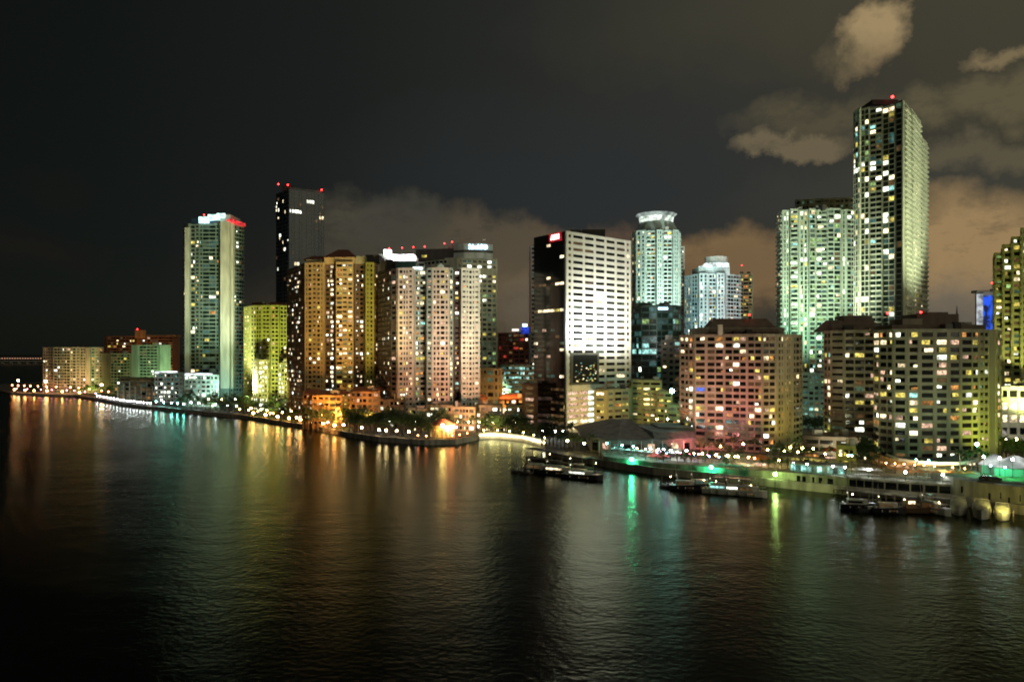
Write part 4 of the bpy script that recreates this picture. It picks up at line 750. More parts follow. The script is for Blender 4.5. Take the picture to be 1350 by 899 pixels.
def parasol(px, D, z, mat, lab):
    root = thing('parasol', lab, 'parasol', (X(px, D), D, z), 'parasols and tables on the quay terraces', random.random()); m = MB(); m.prism(octo(0, 0, 1.7, 1, 8), 2.3, 3.0, top=octo(0, 0, .1, 1, 8)); me = m.mesh('canvas', mat); o = bpy.data.objects.new('canvas', me); COL.objects.link(o); o.parent = root
    for nm, a_, b_, r_, mt in (('pole', 0, 2.4, .05, METAL), ('table_top', .72, .78, .8, WHITE)): m = MB(); m.tube((0, 0, a_), (0, 0, b_), r_, r_, 8); o = bpy.data.objects.new(nm, m.mesh(nm, mt)); COL.objects.link(o); o.parent = root
for (a0, a1, d0, d1, n, z, mt, ph) in ((1126, 1160, 243, 240, 5, 5.3, WHITE, 'white parasol, {} from the left beside the orange restaurant terrace'), (1196, 1284, 238, 235, 8, 5.3, wallmat('canvas_orange', (.6, .22, .06)), 'orange parasol, {} from the left on the gallery roof terrace'), (948, 1000, 272, 266, 6, 2.3, wallmat('canvas_teal', (.10, .4, .36)), 'teal parasol, {} from the left below the curved apartment building'), (806, 860, 303, 292, 6, 4.2, WHITE, 'white parasol, {} from the left before the hipped roof hall')):
    for i in range(n): f = (i + .5) / n; parasol(a0 + (a1 - a0) * f, d0 + (d1 - d0) * f + random.uniform(-1, 1), z, mt, ph.format(['first', 'second', 'third', 'fourth', 'fifth', 'sixth', 'seventh', 'eighth'][i]))
# ============================================================ cars on the plaza
def car_proto():
    root = thing('parked_car', 'dark parked car', 'car', (0, 0, 0), 'cars parked by the green lawn')
    prof = [(-2.2, .35), (2.2, .35), (2.25, .85), (1.2, 1.0), (.55, 1.42), (-1.1, 1.45), (-1.9, 1.0), (-2.25, .95)]
    m = MB(); n = len(prof)
    for s in (-.85, .85): m.v += [(x, s, z) for x, z in prof]
    m.f = [tuple(range(n)), tuple(reversed(range(n, 2 * n)))] + [(i, i + n, (i + 1) % n + n, (i + 1) % n) for i in range(n)]; m.m = [0] * len(m.f)
    m.build('body', wallmat('car_paint', (.03, .03, .035), .25), root)
    for x in (-1.4, 1.4):
        for s in (-.86, .86): w = MB(); w.tube((x, s - .1, .34), (x, s + .1, .34), .34, .34, 12); w.build('wheel', METAL, root)
    w = MB(); w.abox(-.95, .5, -.87, .87, 1.02, 1.36); w.build('side_glass', WM['dk'], root)
    for s in (-.6, .6): w = MB(); w.abox(2.22, 2.3, s - .15, s + .15, .62, .8); w.build('headlight', WM['w'], root)
    return root
def copy_tree(o, parent=None):
    c = o.copy(); COL.objects.link(c)
    if parent: c.parent = parent
    for ch in list(o.children): copy_tree(ch, c)
    return c
car = car_proto(); first = True
for px, D, rz, lab in ((1301, 222, .3, 'dark car parked beside the lamp at the edge of the green lawn'), (1309, 221, .1, 'dark car parked second from the lamp at the edge of the green lawn')):
    c = car if first else copy_tree(car); first = False; c.location = (X(px, D), D, 7.5); c.rotation_euler = (0, 0, rz); c['label'] = lab

# ============================================================ boats and docks
def hull(m, Lh, bw, h, z0=-.3, sheer=.5, n=9):
    secs = []
    for i in range(n):
        t = i / (n - 1); x = -Lh / 2 + Lh * t; w = bw / 2 * (1 if t < .55 else math.sqrt(max(0, 1 - ((t - .55) / .45) ** 2))) * (.85 + .15 * min(1, t * 4)); w = max(w, .03); top = h + sheer * t * t
        secs.append([(x, -w, top), (x, -w * .85, z0 + .5), (x, 0, z0), (x, w * .85, z0 + .5), (x, w, top)])
    b0 = len(m.v)
    for s in secs: m.v += s
    for i in range(n - 1):
        for j in range(4): a = b0 + i * 5 + j; m.f.append((a, a + 5, a + 6, a + 1)); m.m.append(0)
        m.f.append((b0 + i * 5 + 4, b0 + i * 5 + 9, b0 + i * 5 + 5, b0 + i * 5)); m.m.append(0)
    m.f.append((b0, b0 + 1, b0 + 2, b0 + 3, b0 + 4)); m.m.append(0)
def local(o, root): o.parent = root; return o
def lb(root, name, mat, fn):
    m = MB(); fn(m); me = m.mesh(name, mat); o = bpy.data.objects.new(name, me); COL.objects.link(o); o.parent = root; return o
NAVY = wallmat('dark_hull', (.03, .03, .035), .3); GEL = wallmat('white_hull', (.62, .62, .52), .35, .1); CANV = wallmat('cream_canvas', (.55, .55, .38), .8, .2)
def yacht(px, D, rz, Lh, bw, lab, hm, glow='w', fly=True):
    root = thing('motor_yacht', lab, 'boat', (X(px, D), D, 0), None, rz)
    lb(root, 'hull', hm, lambda m: hull(m, Lh, bw, 1.6, sheer=.7))
    def cab(m):
        m.prism([(-Lh * .32, -bw * .36), (Lh * .12, -bw * .36), (Lh * .24, -bw * .2), (Lh * .24, bw * .2), (Lh * .12, bw * .36), (-Lh * .32, bw * .36)], 1.6, 3.1)
    lb(root, 'cabin', GEL, cab)
    for s in (-1, 1): lb(root, 'cabin_window', WM[glow if s < 0 else 'dk'], lambda m: m.box((-Lh * .1, s * (bw * .36 + .03)), (1, 0), (0, 1), Lh * .19, .03, 2.1, 2.7))
    lb(root, 'windscreen', WM['dk'], lambda m: m.box((Lh * .245, 0), (0, 1), (1, 0), bw * .19, .03, 2.1, 2.8))
    if fly:
        lb(root, 'flybridge', GEL, lambda m: m.prism([(-Lh * .28, -bw * .3), (Lh * .08, -bw * .3), (Lh * .08, bw * .3), (-Lh * .28, bw * .3)], 3.1, 3.5))
        lb(root, 'bimini_top', NAVY, lambda m: m.prism([(-Lh * .24, -bw * .3), (Lh * .04, -bw * .3), (Lh * .04, bw * .3), (-Lh * .24, bw * .3)], 5.2, 5.35))
        for sx in (-.22, .02):
            for sy in (-.26, .26): lb(root, 'bimini_post', METAL, lambda m: m.tube((Lh * sx, bw * sy, 3.5), (Lh * sx, bw * sy, 5.2), .05, .05))
    lb(root, 'bow_rail', WHITE, lambda m: (m.tube((Lh * .1, -bw * .45, 3.0), (Lh * .46, -.3, 3.2), .04, .04), m.tube((Lh * .1, bw * .45, 3.0), (Lh * .46, .3, 3.2), .04, .04), [m.tube((Lh * (.1 + .09 * k), -bw * (.45 - .1 * k), 2.0), (Lh * (.1 + .09 * k), -bw * (.45 - .1 * k), 3.05), .03, .03) for k in range(4)]))
    lb(root, 'radar_arch', GEL, lambda m: (m.tube((-Lh * .26, -bw * .33, 3.0), (-Lh * .3, -bw * .28, 5.0), .1, .08), m.tube((-Lh * .26, bw * .33, 3.0), (-Lh * .3, bw * .28, 5.0), .1, .08), m.tube((-Lh * .3, -bw * .28, 5.0), (-Lh * .3, bw * .28, 5.0), .12, .12)))
    lb(root, 'aerial', WHITE, lambda m: m.tube((-Lh * .3, -bw * .2, 5.0), (-Lh * .34, -bw * .2, 8.6), .04, .02)); lb(root, 'aerial', WHITE, lambda m: m.tube((-Lh * .3, bw * .2, 5.0), (-Lh * .33, bw * .2, 8.0), .04, .02))
    lb(root, 'cockpit_seat', GEL, lambda m: m.prism([(-Lh * .44, -bw * .3), (-Lh * .40, -bw * .3), (-Lh * .40, bw * .3), (-Lh * .44, bw * .3)], 1.5, 2.1)); lb(root, 'deck_lamp', WM['ws'], lambda m: m.ball((-Lh * .3, 0, 4.8), .16))
    for k in range(3): lb(root, 'fender', GEL, lambda m: m.ball((-Lh * .25 + k * Lh * .22, -bw * .52, .9), .22, 6, 5, 1.8)); lb(root, 'porthole', WM['dm'], lambda m: m.box((Lh * (.02 + .08 * k), -bw * .505), (1, 0), (0, 1), .25, .03, .9, 1.15))
    return root
def dock(px0, D0, px1, D1, w, lab, roof=False):
    a = Vector((X(px0, D0), D0)); b_ = Vector((X(px1, D1), D1)); c = (a + b_) / 2; u = (b_ - a); Ld = u.length; u.normalize(); v = Vector((-u.y, u.x)); root = thing('floating_dock', lab, 'dock', (c.x, c.y, 0))
    m = MB(); m.box(c, u, v, Ld / 2, w / 2, .05, .75); m.build('deck', wallmat('dock_planks', (.09, .075, .06), .9, .4), root)
    n = int(Ld / 7) + 1
    for k in range(n + 1):
        p = a + u * (Ld * k / n) + v * (w / 2 + .3); m = MB(); m.tube((p.x, p.y, -1.5), (p.x, p.y, 3.4), .22, .2); m.build('piling', BROWN, root)
    if roof:
        m = MB(); m.box(c + v * .2, u, v, Ld / 2 - 1, w / 2 + .6, 4.2, 4.5); m.build('shed_roof', wallmat('shed_roof_metal', (.06, .055, .06), .5), root)
    for k in range(3): p = a + u * (Ld * (k + .5) / 3); m = MB(); m.box(p, u, v, .5, .35, .75, 1.5); m.build('dock_box', PALE, root)
    return root
dock(697, 322, 776, 290, 4, 'long dark roofed dock nearest the bright embankment', True)
dock(676, 284, 700, 279, 2.5, 'short low dock stub at the far end of the moored dark yachts')
yacht(712, 282, -.35, 15, 4.2, 'low dark motor boat moored behind the dark yacht at the roofed dock', NAVY, 'dm')
yacht(738, 277, -.45, 17, 4.6, 'long dark motor yacht with glowing cabin moored along the roofed dock', NAVY, 'w')
yacht(768, 268, -.5, 16, 4.6, 'dark yacht with pale bow at the near end of the roofed dock', NAVY, 'wh')
dock(870, 252, 938, 243, 3.0, 'long dark dock with low boats before the green lamp')
yacht(905, 247, -.25, 11, 3.4, 'small dark covered motor boat lying behind the long dark dock', NAVY, 'dm', False)
yacht(924, 249, -.2, 10, 3.2, 'small open dark boat nearest the green lamp reflection', NAVY, 'dc', False)
dock(936, 250, 998, 241, 2.6, 'dock with white trimmed boats beneath the lime lit quay', True)
yacht(951, 240, -.4, 12, 3.8, 'motor yacht with pale cyan lit bow right of the green reflection', GEL, 'c')
yacht(974, 238, -.3, 13, 4.0, 'white trimmed motor yacht with bright cabin beside the lime reflection', GEL, 'wh')
dock(1122, 217, 1188, 210.5, 2.0, 'thin dark jetty reaching out toward the cyan sailing boat')
dock(1190, 216, 1240, 212, 2.0, 'thin dark jetty behind the wooden work boat')
yacht(1132, 216, -.3, 10, 3.2, 'small dark cruiser tied near the thin jetty farthest from the work boat', NAVY, 'dk', False)
yacht(1172, 211, -.2, 9, 3.0, 'small dark cruiser between the sailing boat and the work boat', NAVY, 'dm', False)
yacht(1230, 211, -1.0, 10, 3.4, 'dim motor cruiser between the work boat and the cream covered boats', GEL, 'dm', True)
yacht(988, 236, -.5, 11, 3.6, 'white motor cruiser at the near tip of the covered dock', GEL, 'dm', True)
# sailing boat with cyan lit mast
root = thing('sailing_boat', 'small dark sailing boat with a thin mast beside the thin jetty', 'boat', (X(1146, 214), 213, 0), None, .2)
lb(root, 'hull', NAVY, lambda m: hull(m, 9, 2.8, 1.1)); lb(root, 'cabin', GEL, lambda m: m.prism([(-1.5, -.8), (1.6, -.6), (1.6, .6), (-1.5, .8)], 1.1, 1.7)); lb(root, 'mast', GEL, lambda m: m.tube((.6, 0, 1.1), (.6, 0, 9.5), .09, .05)); lb(root, 'boom', GEL, lambda m: m.tube((.6, 0, 2.5), (-3.4, 0, 2.3), .09, .09))
# wooden work boat
root = thing('work_boat', 'brown wooden work boat with a warm lit wheelhouse moored by the gallery', 'boat', (X(1207, 213), 212, 0), None, -.15)
lb(root, 'hull', wallmat('brown_hull', (.12, .07, .035), .6), lambda m: hull(m, 12, 4.0, 1.5)); lb(root, 'wheelhouse', wallmat('varnished_wood', (.3, .17, .07), .5), lambda m: m.prism([(-3.5, -1.3), (-.5, -1.3), (-.5, 1.3), (-3.5, 1.3)], 1.5, 4.0)); lb(root, 'roof', BROWN, lambda m: m.prism([(-3.8, -1.6), (-.2, -1.6), (-.2, 1.6), (-3.8, 1.6)], 4.0, 4.2))
lb(root, 'wheelhouse_window', WM['w'], lambda m: m.box((-2, -1.33), (1, 0), (0, 1), .9, .03, 2.7, 3.5)); lb(root, 'deck_house', wallmat('varnished_wood', (.3, .17, .07), .5), lambda m: m.prism([(.8, -1.1), (3.2, -.9), (3.2, .9), (.8, 1.1)], 1.7, 3.0)); lb(root, 'mast', BROWN, lambda m: m.tube((.2, 0, 1.5), (.2, 0, 6.5), .1, .06)); lb(root, 'deck_lamp', WM['ws'], lambda m: m.ball((-3.9, -1.2, 3.9), .22))
# covered boats moored end-on at the yellow quay wall
for (px, D, rz, lab, sc_) in ((1264, 211.5, -2.10, 'cream covered boat moored end on farthest from the picture edge', 1.0), (1294, 206.5, -2.14, 'cream covered boat moored end on between its two alike neighbours', 1.06), (1321, 204.5, -2.18, 'cream covered boat moored end on nearest the picture edge', .92)):
    root = thing('covered_boat', lab, 'boat', (X(px, D), D, 0), 'cream covered boats by the yellow quay wall', rz); root.scale = (sc_,) * 3
    lb(root, 'hull', GEL, lambda m: hull(m, 9, 4.4, 1.9, sheer=.7, n=14))
    def cov(m):
        N_, K_ = 10, 8; g_ = []
        for i in range(N_ + 1):
            t = i / N_; x = -4.4 + 8.2 * t; w = 2.15 * (1 if t < .5 else math.sqrt(max(.04, 1 - ((t - .5) / .52) ** 2))); h = 1.9 * (1 if t < .45 else max(.25, 1 - ((t - .45) / .6) ** 1.6)) * (.9 + .1 * math.cos(i * 2.1))
            g_.append([(x, -w * math.cos(math.pi * k / K_), 1.9 + .6 * t * t + h * math.sin(math.pi * k / K_) ** .7) for k in range(K_ + 1)])
        for i in range(N_):
            for k in range(K_): m.face([g_[i][k], g_[i][k + 1], g_[i + 1][k + 1], g_[i + 1][k]])
        m.face(g_[0]); m.face(list(reversed(g_[-1])))
    lb(root, 'canvas_cover', CANV, cov); lb(root, 'rub_rail', DARKR, lambda m: m.prism([(-4.4, -2.0), (.6, -2.28), (.6, 2.28), (-4.4, 2.0)], 1.5, 1.62)); lb(root, 'arch', GEL, lambda m: (m.tube((-1.8, -1.9, 2), (-1.8, -1.5, 4.4), .08, .08), m.tube((-1.8, 1.9, 2), (-1.8, 1.5, 4.4), .08, .08), m.tube((-1.8, -1.5, 4.4), (-1.8, 1.5, 4.4), .08, .08)))
    for s in (-2.9, 2.9): lb(root, 'mooring_post', BROWN, lambda m: m.tube((4.0, s, -1), (4.0, s, 3.4), .16, .14))

# ============================================================ trees
LEAF = wallmat('leaf_green', (.05, .085, .025), .7, .6); FROND = wallmat('frond_green', (.06, .09, .03), .6, .5); BARK = wallmat('bark', (.12, .09, .06), .9)
def broad_meshes(seed):
    rnd = random.Random(seed); t = MB(); t.tube((0, 0, -.6), (0, 0, 2.6), .32, .24, 7); lim = []
    for i in range(6):
        a = i * 1.05 + rnd.random() * .5; e = Vector((math.cos(a) * rnd.uniform(1.2, 2.4), math.sin(a) * rnd.uniform(1.2, 2.4), rnd.uniform(4.2, 6.4))); t.tube((0, 0, 2.4 + .1 * i), e, .16, .05, 5); lim.append(e)
    c = MB(); cl = lim + [Vector((rnd.uniform(-1, 1), rnd.uniform(-1, 1), rnd.uniform(5.5, 7.4))) for _ in range(5)]
    for p in cl:
        rr = rnd.uniform(1.0, 1.7)
        for _ in range(46):
            d = Vector((rnd.gauss(0, 1), rnd.gauss(0, 1), rnd.gauss(0, .8))).normalized() * rr * rnd.uniform(.5, 1.05); q = p + d; n = Vector((rnd.gauss(0, 1), rnd.gauss(0, 1), rnd.gauss(0, 1) + .4)).normalized(); u = n.orthogonal().normalized(); v = n.cross(u); s = rnd.uniform(.22, .45)
            c.face([q - u * s, q - v * s * .5, q + u * s, q + v * s * .5])
    return t.mesh('trunk', BARK), c.mesh('crown', LEAF)
def palm_meshes(seed, H):
    rnd = random.Random(seed); t = MB(); pts = [Vector((.5 * (k / 5) ** 2 * rnd.uniform(.5, 1.3), 0, -.5 + (H + .5) * k / 5)) for k in range(6)]
    for k in range(5): t.tube(pts[k], pts[k + 1], .24 - .02 * k, .22 - .02 * k, 6)
    c = MB(); top = pts[-1]
    for i in range(20):
        a = i * 2.4; el_ = rnd.uniform(-.2, 1.1); Lf = rnd.uniform(2.2, 3.1); pr = top; d = Vector((math.cos(a) * math.cos(el_), math.sin(a) * math.cos(el_), math.sin(el_))); side = Vector((-math.sin(a), math.cos(a), 0))
        for k in range(6):
            q = pr + d * Lf / 6; d = (d + Vector((0, 0, -.22))).normalized(); w = .55 * (1 - abs(k - 2) / 5)
            for s in (-1, 1):
                c.face([pr, q, q + side * s * w * 1.0 + Vector((0, 0, -.35 * w)) , pr + side * s * w + Vector((0, 0, -.3 * w)) + d * .1])
            pr = q
    return t.mesh('trunk', BARK), c.mesh('crown', FROND)
BR = [broad_meshes(s) for s in range(4)]; PA = [palm_meshes(s, 6.5 + s * 1.1) for s in range(3)]
ORD = ['first', 'second', 'third', 'fourth', 'fifth', 'sixth', 'seventh', 'eighth', 'ninth', 'tenth', 'eleventh', 'twelfth', 'thirteenth', 'fourteenth', 'fifteenth', 'sixteenth', 'seventeenth', 'eighteenth', 'nineteenth', 'twentieth']
def tree(px, D, kind, sc, lab, grp, z=2.2):
    root = thing('palm_tree' if kind == 'p' else 'tree', lab, 'palm' if kind == 'p' else 'tree', (X(px, D), D, z), grp, random.random() * 6.28); root.scale = (sc, sc, sc * random.uniform(.9, 1.15))
    a, b_ = random.choice(PA if kind == 'p' else BR)
    for nm, me in (('trunk', a), ('crown', b_)): o = bpy.data.objects.new(nm, me); COL.objects.link(o); o.parent = root
def belt(p0, d0, p1, d1, n, kind, smin, smax, phrase, grp, jit=3, z=2.2):
    for i in range(n):
        f = (i + .5) / n; k = kind if kind != 'm' else ('p' if random.random() < .4 else 'b'); nm = {'p': 'palm', 'b': 'leafy tree'}[k]
        px = p0 + (p1 - p0) * f; D = d0 + (d1 - d0) * f + random.uniform(-jit, jit)
        tree(px, D, k, random.uniform(smin, smax), f'{nm}, {ORD[i]} from the left {phrase}', grp, z)
G = 'trees along the waterfront'
belt(70, 800, 150, 730, 8, 'b', .9, 1.4, 'on the far red quay', G)
belt(236, 590, 330, 540, 16, 'm', .8, 1.3, 'below the two pier tower', G, 8)
belt(330, 548, 400, 500, 12, 'm', .9, 1.4, 'in the grove before the lime mid-rise', G, 8)
belt(290, 545, 400, 478, 14, 'b', .6, .9, 'in the dark shore hedge', G, 3)
belt(385, 466, 468, 420, 14, 'm', .8, 1.1, 'below the orange lit low blocks', G, 7)
belt(462, 412, 545, 390, 14, 'm', 1.0, 1.4, 'in the dense dark grove', G, 8)
belt(470, 432, 560, 400, 12, 'b', 1.1, 1.5, 'behind the dense dark grove', G, 5)
belt(545, 392, 570, 380, 4, 'm', .9, 1.2, 'just left of the round pavilion', G, 3)
belt(574, 410, 586, 408, 2, 'b', 1.5, 1.7, 'behind the round orange pavilion', G, 1)
belt(640, 404, 716, 380, 10, 'b', .7, 1.0, 'behind the bright curved embankment', G, 4)
belt(712, 352, 762, 326, 10, 'm', 1.0, 1.3, 'past the end of the embankment', G, 6)
belt(735, 330, 800, 318, 8, 'p', .7, 1.0, 'before the long hipped roof hall', G, 4)
belt(838, 366, 866, 362, 3, 'b', 1.0, 1.2, 'behind the ridge of the hipped roof hall', G, 2)
belt(920, 312, 1050, 296, 15, 'm', .6, 1.0, 'below the curved apartment building', G, 6)
belt(1052, 400, 1088, 380, 4, 'b', 1.2, 1.5, 'before the small pale teal block', G, 5)
belt(1058, 330, 1086, 320, 4, 'b', 1.0, 1.3, 'lit green below the pale teal block', G, 4)
belt(1130, 284, 1152, 276, 4, 'b', 1.2, 1.6, 'beside the front apartment building', G, 4)
belt(1010, 285, 1100, 270, 8, 'p', .6, .8, 'behind the cyan pavilion', G, 4, 4.6)
belt(396, 422, 504, 404, 16, 'm', 1.1, 1.5, 'hiding the orange lit low blocks', G, 3)
belt(244, 575, 330, 524, 14, 'm', 1.2, 1.7, 'before the gridded white office', G, 6)
belt(540, 398, 640, 402, 10, 'm', .8, 1.1, 'round the round orange pavilion', G, 3)
belt(640, 400, 700, 398, 9, 'b', 1.0, 1.4, 'above the embankment lawn', G, 3)
belt(1128, 258, 1165, 253, 6, 'p', .6, .8, 'left of the curved pale canopy', G, 3, 5.0)
belt(1000, 262, 1120, 252, 14, 'b', .35, .5, 'along the lime quay wall planter', G, 1, 5.0)
belt(870, 286, 980, 272, 12, 'm', .5, .8, 'along the green lit promenade', G, 3, 3.0)
belt(1262, 240, 1300, 236, 5, 'p', .7, .9, 'between the restaurant and the tents', G, 3, 6.0)
belt(400, 440, 455, 428, 8, 'p', 1.0, 1.4, 'against the orange lit low blocks', G, 3)
belt(465, 402, 555, 384, 14, 'b', 1.1, 1.5, 'along the front of the dark grove', G, 3)
belt(1310, 300, 1350, 285, 6, 'm', 1.0, 1.4, 'behind the white marquee tents', G, 5)
belt(520, 440, 700, 425, 14, 'b', .8, 1.2, 'before the terracotta roofed halls', G, 5)

# ============================================================ lamps
LC = {'red': ((1, .26, .08), 45), 'orange': ((1, .44, .12), 80), 'warm': ((1, .70, .34), 70), 'white': ((.92, .97, 1), 85), 'cyan': ((.25, 1, .85), 120), 'green': ((.05, 1, .42), 230), 'lime': ((.62, 1, .28), 130), 'yellow': ((1, .80, .25), 80), 'pink': ((1, .25, .45), 50), 'blue': ((.2, .4, 1), 90)}
LH = {}
def lamp_mesh(c):
    if c not in LH:
        col_, s = LC[c]; m = MB(); m.ball((0, 0, 0), .5, 8, 6); LH[c] = m.mesh('lamp_globe', emis('lamp_' + c, col_, s, sample=True))
    return LH[c]
pm_ = MB(); pm_.tube((0, 0, -.5), (0, 0, 1), .10, .07, 6); POLE = pm_.mesh('pole', METAL); bm_ = MB(); bm_.tube((0, 0, 0), (0, 0, .5), .22, .16, 8); BASE = bm_.mesh('post_base', METAL)
def lamp(px, D, c, lab, grp, h=5.5, z=2.2, s=1.0):
    root = thing('street_lamp', lab, 'lamp', (X(px, D), D, z), grp)
    o = bpy.data.objects.new('pole', POLE); COL.objects.link(o); o.parent = root; o.scale = (1, 1, h - .45)
    o = bpy.data.objects.new('post_base', BASE); COL.objects.link(o); o.parent = root
    o = bpy.data.objects.new('lamp_globe', lamp_mesh(c)); COL.objects.link(o); o.parent = root; o.location = (0, 0, h); o.scale = (s, s, s)
def shoreD(px, off):
    for i in range(len(shore) - 1):
        if shore[i][0] <= px <= shore[i + 1][0]:
            f = (px - shore[i][0]) / (shore[i + 1][0] - shore[i][0] + 1e-6); return shore[i][1] + (shore[i + 1][1] - shore[i][1]) * f + off
    return 210
GL = 'lamps along the waterfront'
def row(pxs, c, off, phrase, h=5.5, z=2.2, s=1.0, D=None):
    for i, px in enumerate(pxs): lamp(px, (D if D else shoreD(px, off)), c, f'{c} lamp, {(ORD[i] + " from the left ") if len(pxs) > 1 else ""}{phrase}', GL, h, z, s)
row([19, 33, 45, 62, 82, 105], 'orange', 4, 'on the edge of the far red quay', 3.2, 2.2, 1.5)
row([16, 24, 32, 40, 50, 61, 74, 93, 104, 118, 134, 143], 'red', 22, 'in the back row of the far red quay', 7, 2.2, 1.25)
row([22, 36, 54, 68, 88, 98, 112, 126], 'pink', 14, 'among the red trees of the far quay', 4, 2.2, .7)
row([24, 60, 134], 'warm', 34, 'towering over the far red quay', 12, 2.2, 1.9)
row([128 + i * 4.4 for i in range(17)], 'white', 2.5, 'in the string along the white promenade', 2.6, 2.2, .8)
row([206, 216, 226, 234, 242], 'cyan', 8, 'on the bright curve beyond the white promenade', 4, 2.2, .9)
row([213, 252, 262, 284, 300, 312], 'white', 16, 'among the dark trees below the two pier tower', 5, 2.2, .8)
row([316, 328, 340, 356, 360], 'orange', 4, 'on the sandy shore before the lime mid-rise', 4, 2.2, .8)
row([331, 344, 352, 372], 'yellow', 10, 'behind the sandy shore before the lime mid-rise', 5, 2.2, .9)
row([334, 350, 366, 381, 396, 412, 426, 441], 'orange', 1.6, 'added to make the orange shore glow', 2.6, 2.2, 1.5)  # lamps added to put more orange light on shore and water
row([391, 405, 432], 'warm', 2.5, 'on the quay below the orange lit blocks', 3.5, 2.2, 1.0)
row([384, 402, 418, 439, 449], 'orange', 16, 'under the trees of the orange lit blocks', 6, 2.2, .9)
row([453, 477, 500, 509, 523, 539], 'warm', 3, 'at the water edge of the dense dark grove', 3.6, 2.2, 1.0)
row([464, 470, 506, 513, 530, 548, 556], 'white', 24, 'glinting inside the dense dark grove', 6.5, 2.2, .8)
row([551, 562, 596, 606, 616], 'red', 3, 'on the quay in front of the round orange pavilion', 2, 2.2, .6)
row([583.5], 'yellow', 9, 'before the round orange pavilion', 6.5, 2.2, 1.6)
row([638, 656, 672, 690, 704, 718], 'yellow', 1.2, 'on top of the bright curved embankment', 2.2, 2.2, .55)
row([540, 556, 575, 600, 622, 636, 668], 'orange', 0, 'in front of the terracotta roofed halls', 9, 2.2, 1.1, 446)
row([604, 618, 632, 650, 664, 680], 'yellow', 0, 'in the lane before the terraced low blocks', 6, 2.2, .8, 400)
row([424, 438, 470, 488], 'orange', 0, 'at the foot of the orange lit low blocks', 8, 2.2, .8, 420)
row([716, 732, 742], 'white', 0, 'at the entrance of the black glass flank', 4, 2.2, .9, 372)
row([748, 770], 'yellow', 8, 'among the palms before the hipped roof hall', 5, 2.2, .9)
row([800, 820, 835, 858, 868], 'cyan', 8, 'on the upper promenade before the hipped roof hall', 6.4, 2.2, .55)
row([875, 884, 905], 'white', 16, 'around the red canopy', 5.5, 2.2, .9)
row([832.5, 937.5], 'green', 1.2, 'on the face of the promenade terrace', 2.9, 1.5, 1.15)
row([840, 851, 866, 893, 915, 958, 969, 995], 'warm', 8, 'dotted over the green lit promenade', 4.5, 3.6, .5)
row([950, 1012, 1034, 1052, 1088, 1108, 1118], 'yellow', 22, 'behind the planters of the lime quay wall', 5, 4.6, .6)
row([1168, 1180, 1192, 1206, 1218, 1232, 1256, 1272], 'orange', 17, 'under the curved pale canopy', 3.2, 5.3, .35)
row([703, 725, 752, 786], 'warm', -18, 'at the roofed dock', 3.0, 0.6, .25)
row([884, 928, 944, 990], 'warm', -22, 'on the docks before the green lamps', 3.0, 0.6, .25)
row([1124, 1158, 1204, 1238], 'warm', -17, 'on the thin jetties', 3.0, 0.6, .25)
row([871, 888, 897, 909, 921, 932], 'pink', 20, 'glinting round the red canopy', 4, 2.2, .5)
row([866, 879, 892, 915, 935, 948], 'blue', 14, 'in the bar terrace by the red canopy', 3.5, 3, .45)
row([1022], 'lime', -1.0, 'on the face of the quay wall', 3.2, 1.4, 1.1)
row([926, 944, 960, 973, 987, 1006, 1027], 'warm', 13, 'on the terrace below the curved apartment building', 4, 3.4, .75)
row([980, 1042, 1058, 1072], 'yellow', 30, 'on the lawn terrace behind the cyan pavilion', 5.5, 4.6, .75)
row([1046, 1064, 1098, 1114], 'white', 5, 'before the cyan glass pavilion', 3, 5.0, .5)
row([1145, 1193.5, 1243], 'white', 4.6, 'along the rail of the restaurant terrace', 2.6, 5.3, .72)
row([1123, 1208, 1224, 1306, 1325], 'cyan', 12, 'near the restaurant and the green lawn', 4.5, 6.5, .45)
row([1297, 1318, 1335], 'white', 16, 'beneath the white marquee tents', 5.5, 7.5, .7)
row([1288], 'cyan', 30, 'beside the front apartment building', 9, 6, 1.0)
row([886], 'cyan', 0, 'blazing above the end of the hipped roof hall', 23, 2.2, 2.3, 395)
row([898, 880, 866], 'yellow', 0, 'behind the ridge of the hipped roof hall', 9, 2.2, .9, 384)
row([1075, 1084, 1062], 'lime', 0, 'below the small pale teal block', 5, 2.2, .5, 330)
row([1325, 1340], 'warm', 0, 'under the podium of the stepped edge tower', 7, 2.2, 1.1, 312)
row([275, 292, 310, 372, 344], 'warm', 0, 'in the garden of the lime mid-rise', 9, 2.2, .9, 545)
# far causeway with its lamps
root = thing('causeway', 'far low causeway bridge on the horizon at the left edge', 'bridge', (X(20, 3000), 3000, 0))
m = MB(); m.abox(X(-80, 3000), X(58, 3000), 3000, 3016, 7, 10); m.build('bridge_deck', CONC, root)
for i in range(12): x = X(-75 + i * 11, 3000); m = MB(); m.abox(x - 3, x + 3, 3003, 3013, -2, 7); m.build('pier', CONC, root)
for i in range(18): x = X(-4 + i * 3.4, 2998); m = MB(); m.ball((x, 2998, 20), 2.0, 6, 4); m.build('bridge_lamp', emis('bridge_lamp_glow', (1, .5, .3), .9 if i % 3 else 1.2), root)
m = MB(); m.prism([(-4200, 4300), (-1100, 4100), (-1000, 5200), (-4200, 5200)], -2, 26, top=[(-4100, 4500), (-1250, 4350), (-1150, 5000), (-4100, 5100)]); o = m.build('terrain', wallmat('far_land', (.02, .025, .02))); o['kind'] = 'structure'

# ============================================================ unseen spots, most of them added to brighten and tint the facades
SC = .92
def fl(px, D, z, tpx, tD, tz, P_, c, size=70, rad=2.5, bl_=.8): spot((X(px, D), D, z), (X(tpx, tD), tD, tz), P_ * 1000 * SC, c, size, rad, bl_)
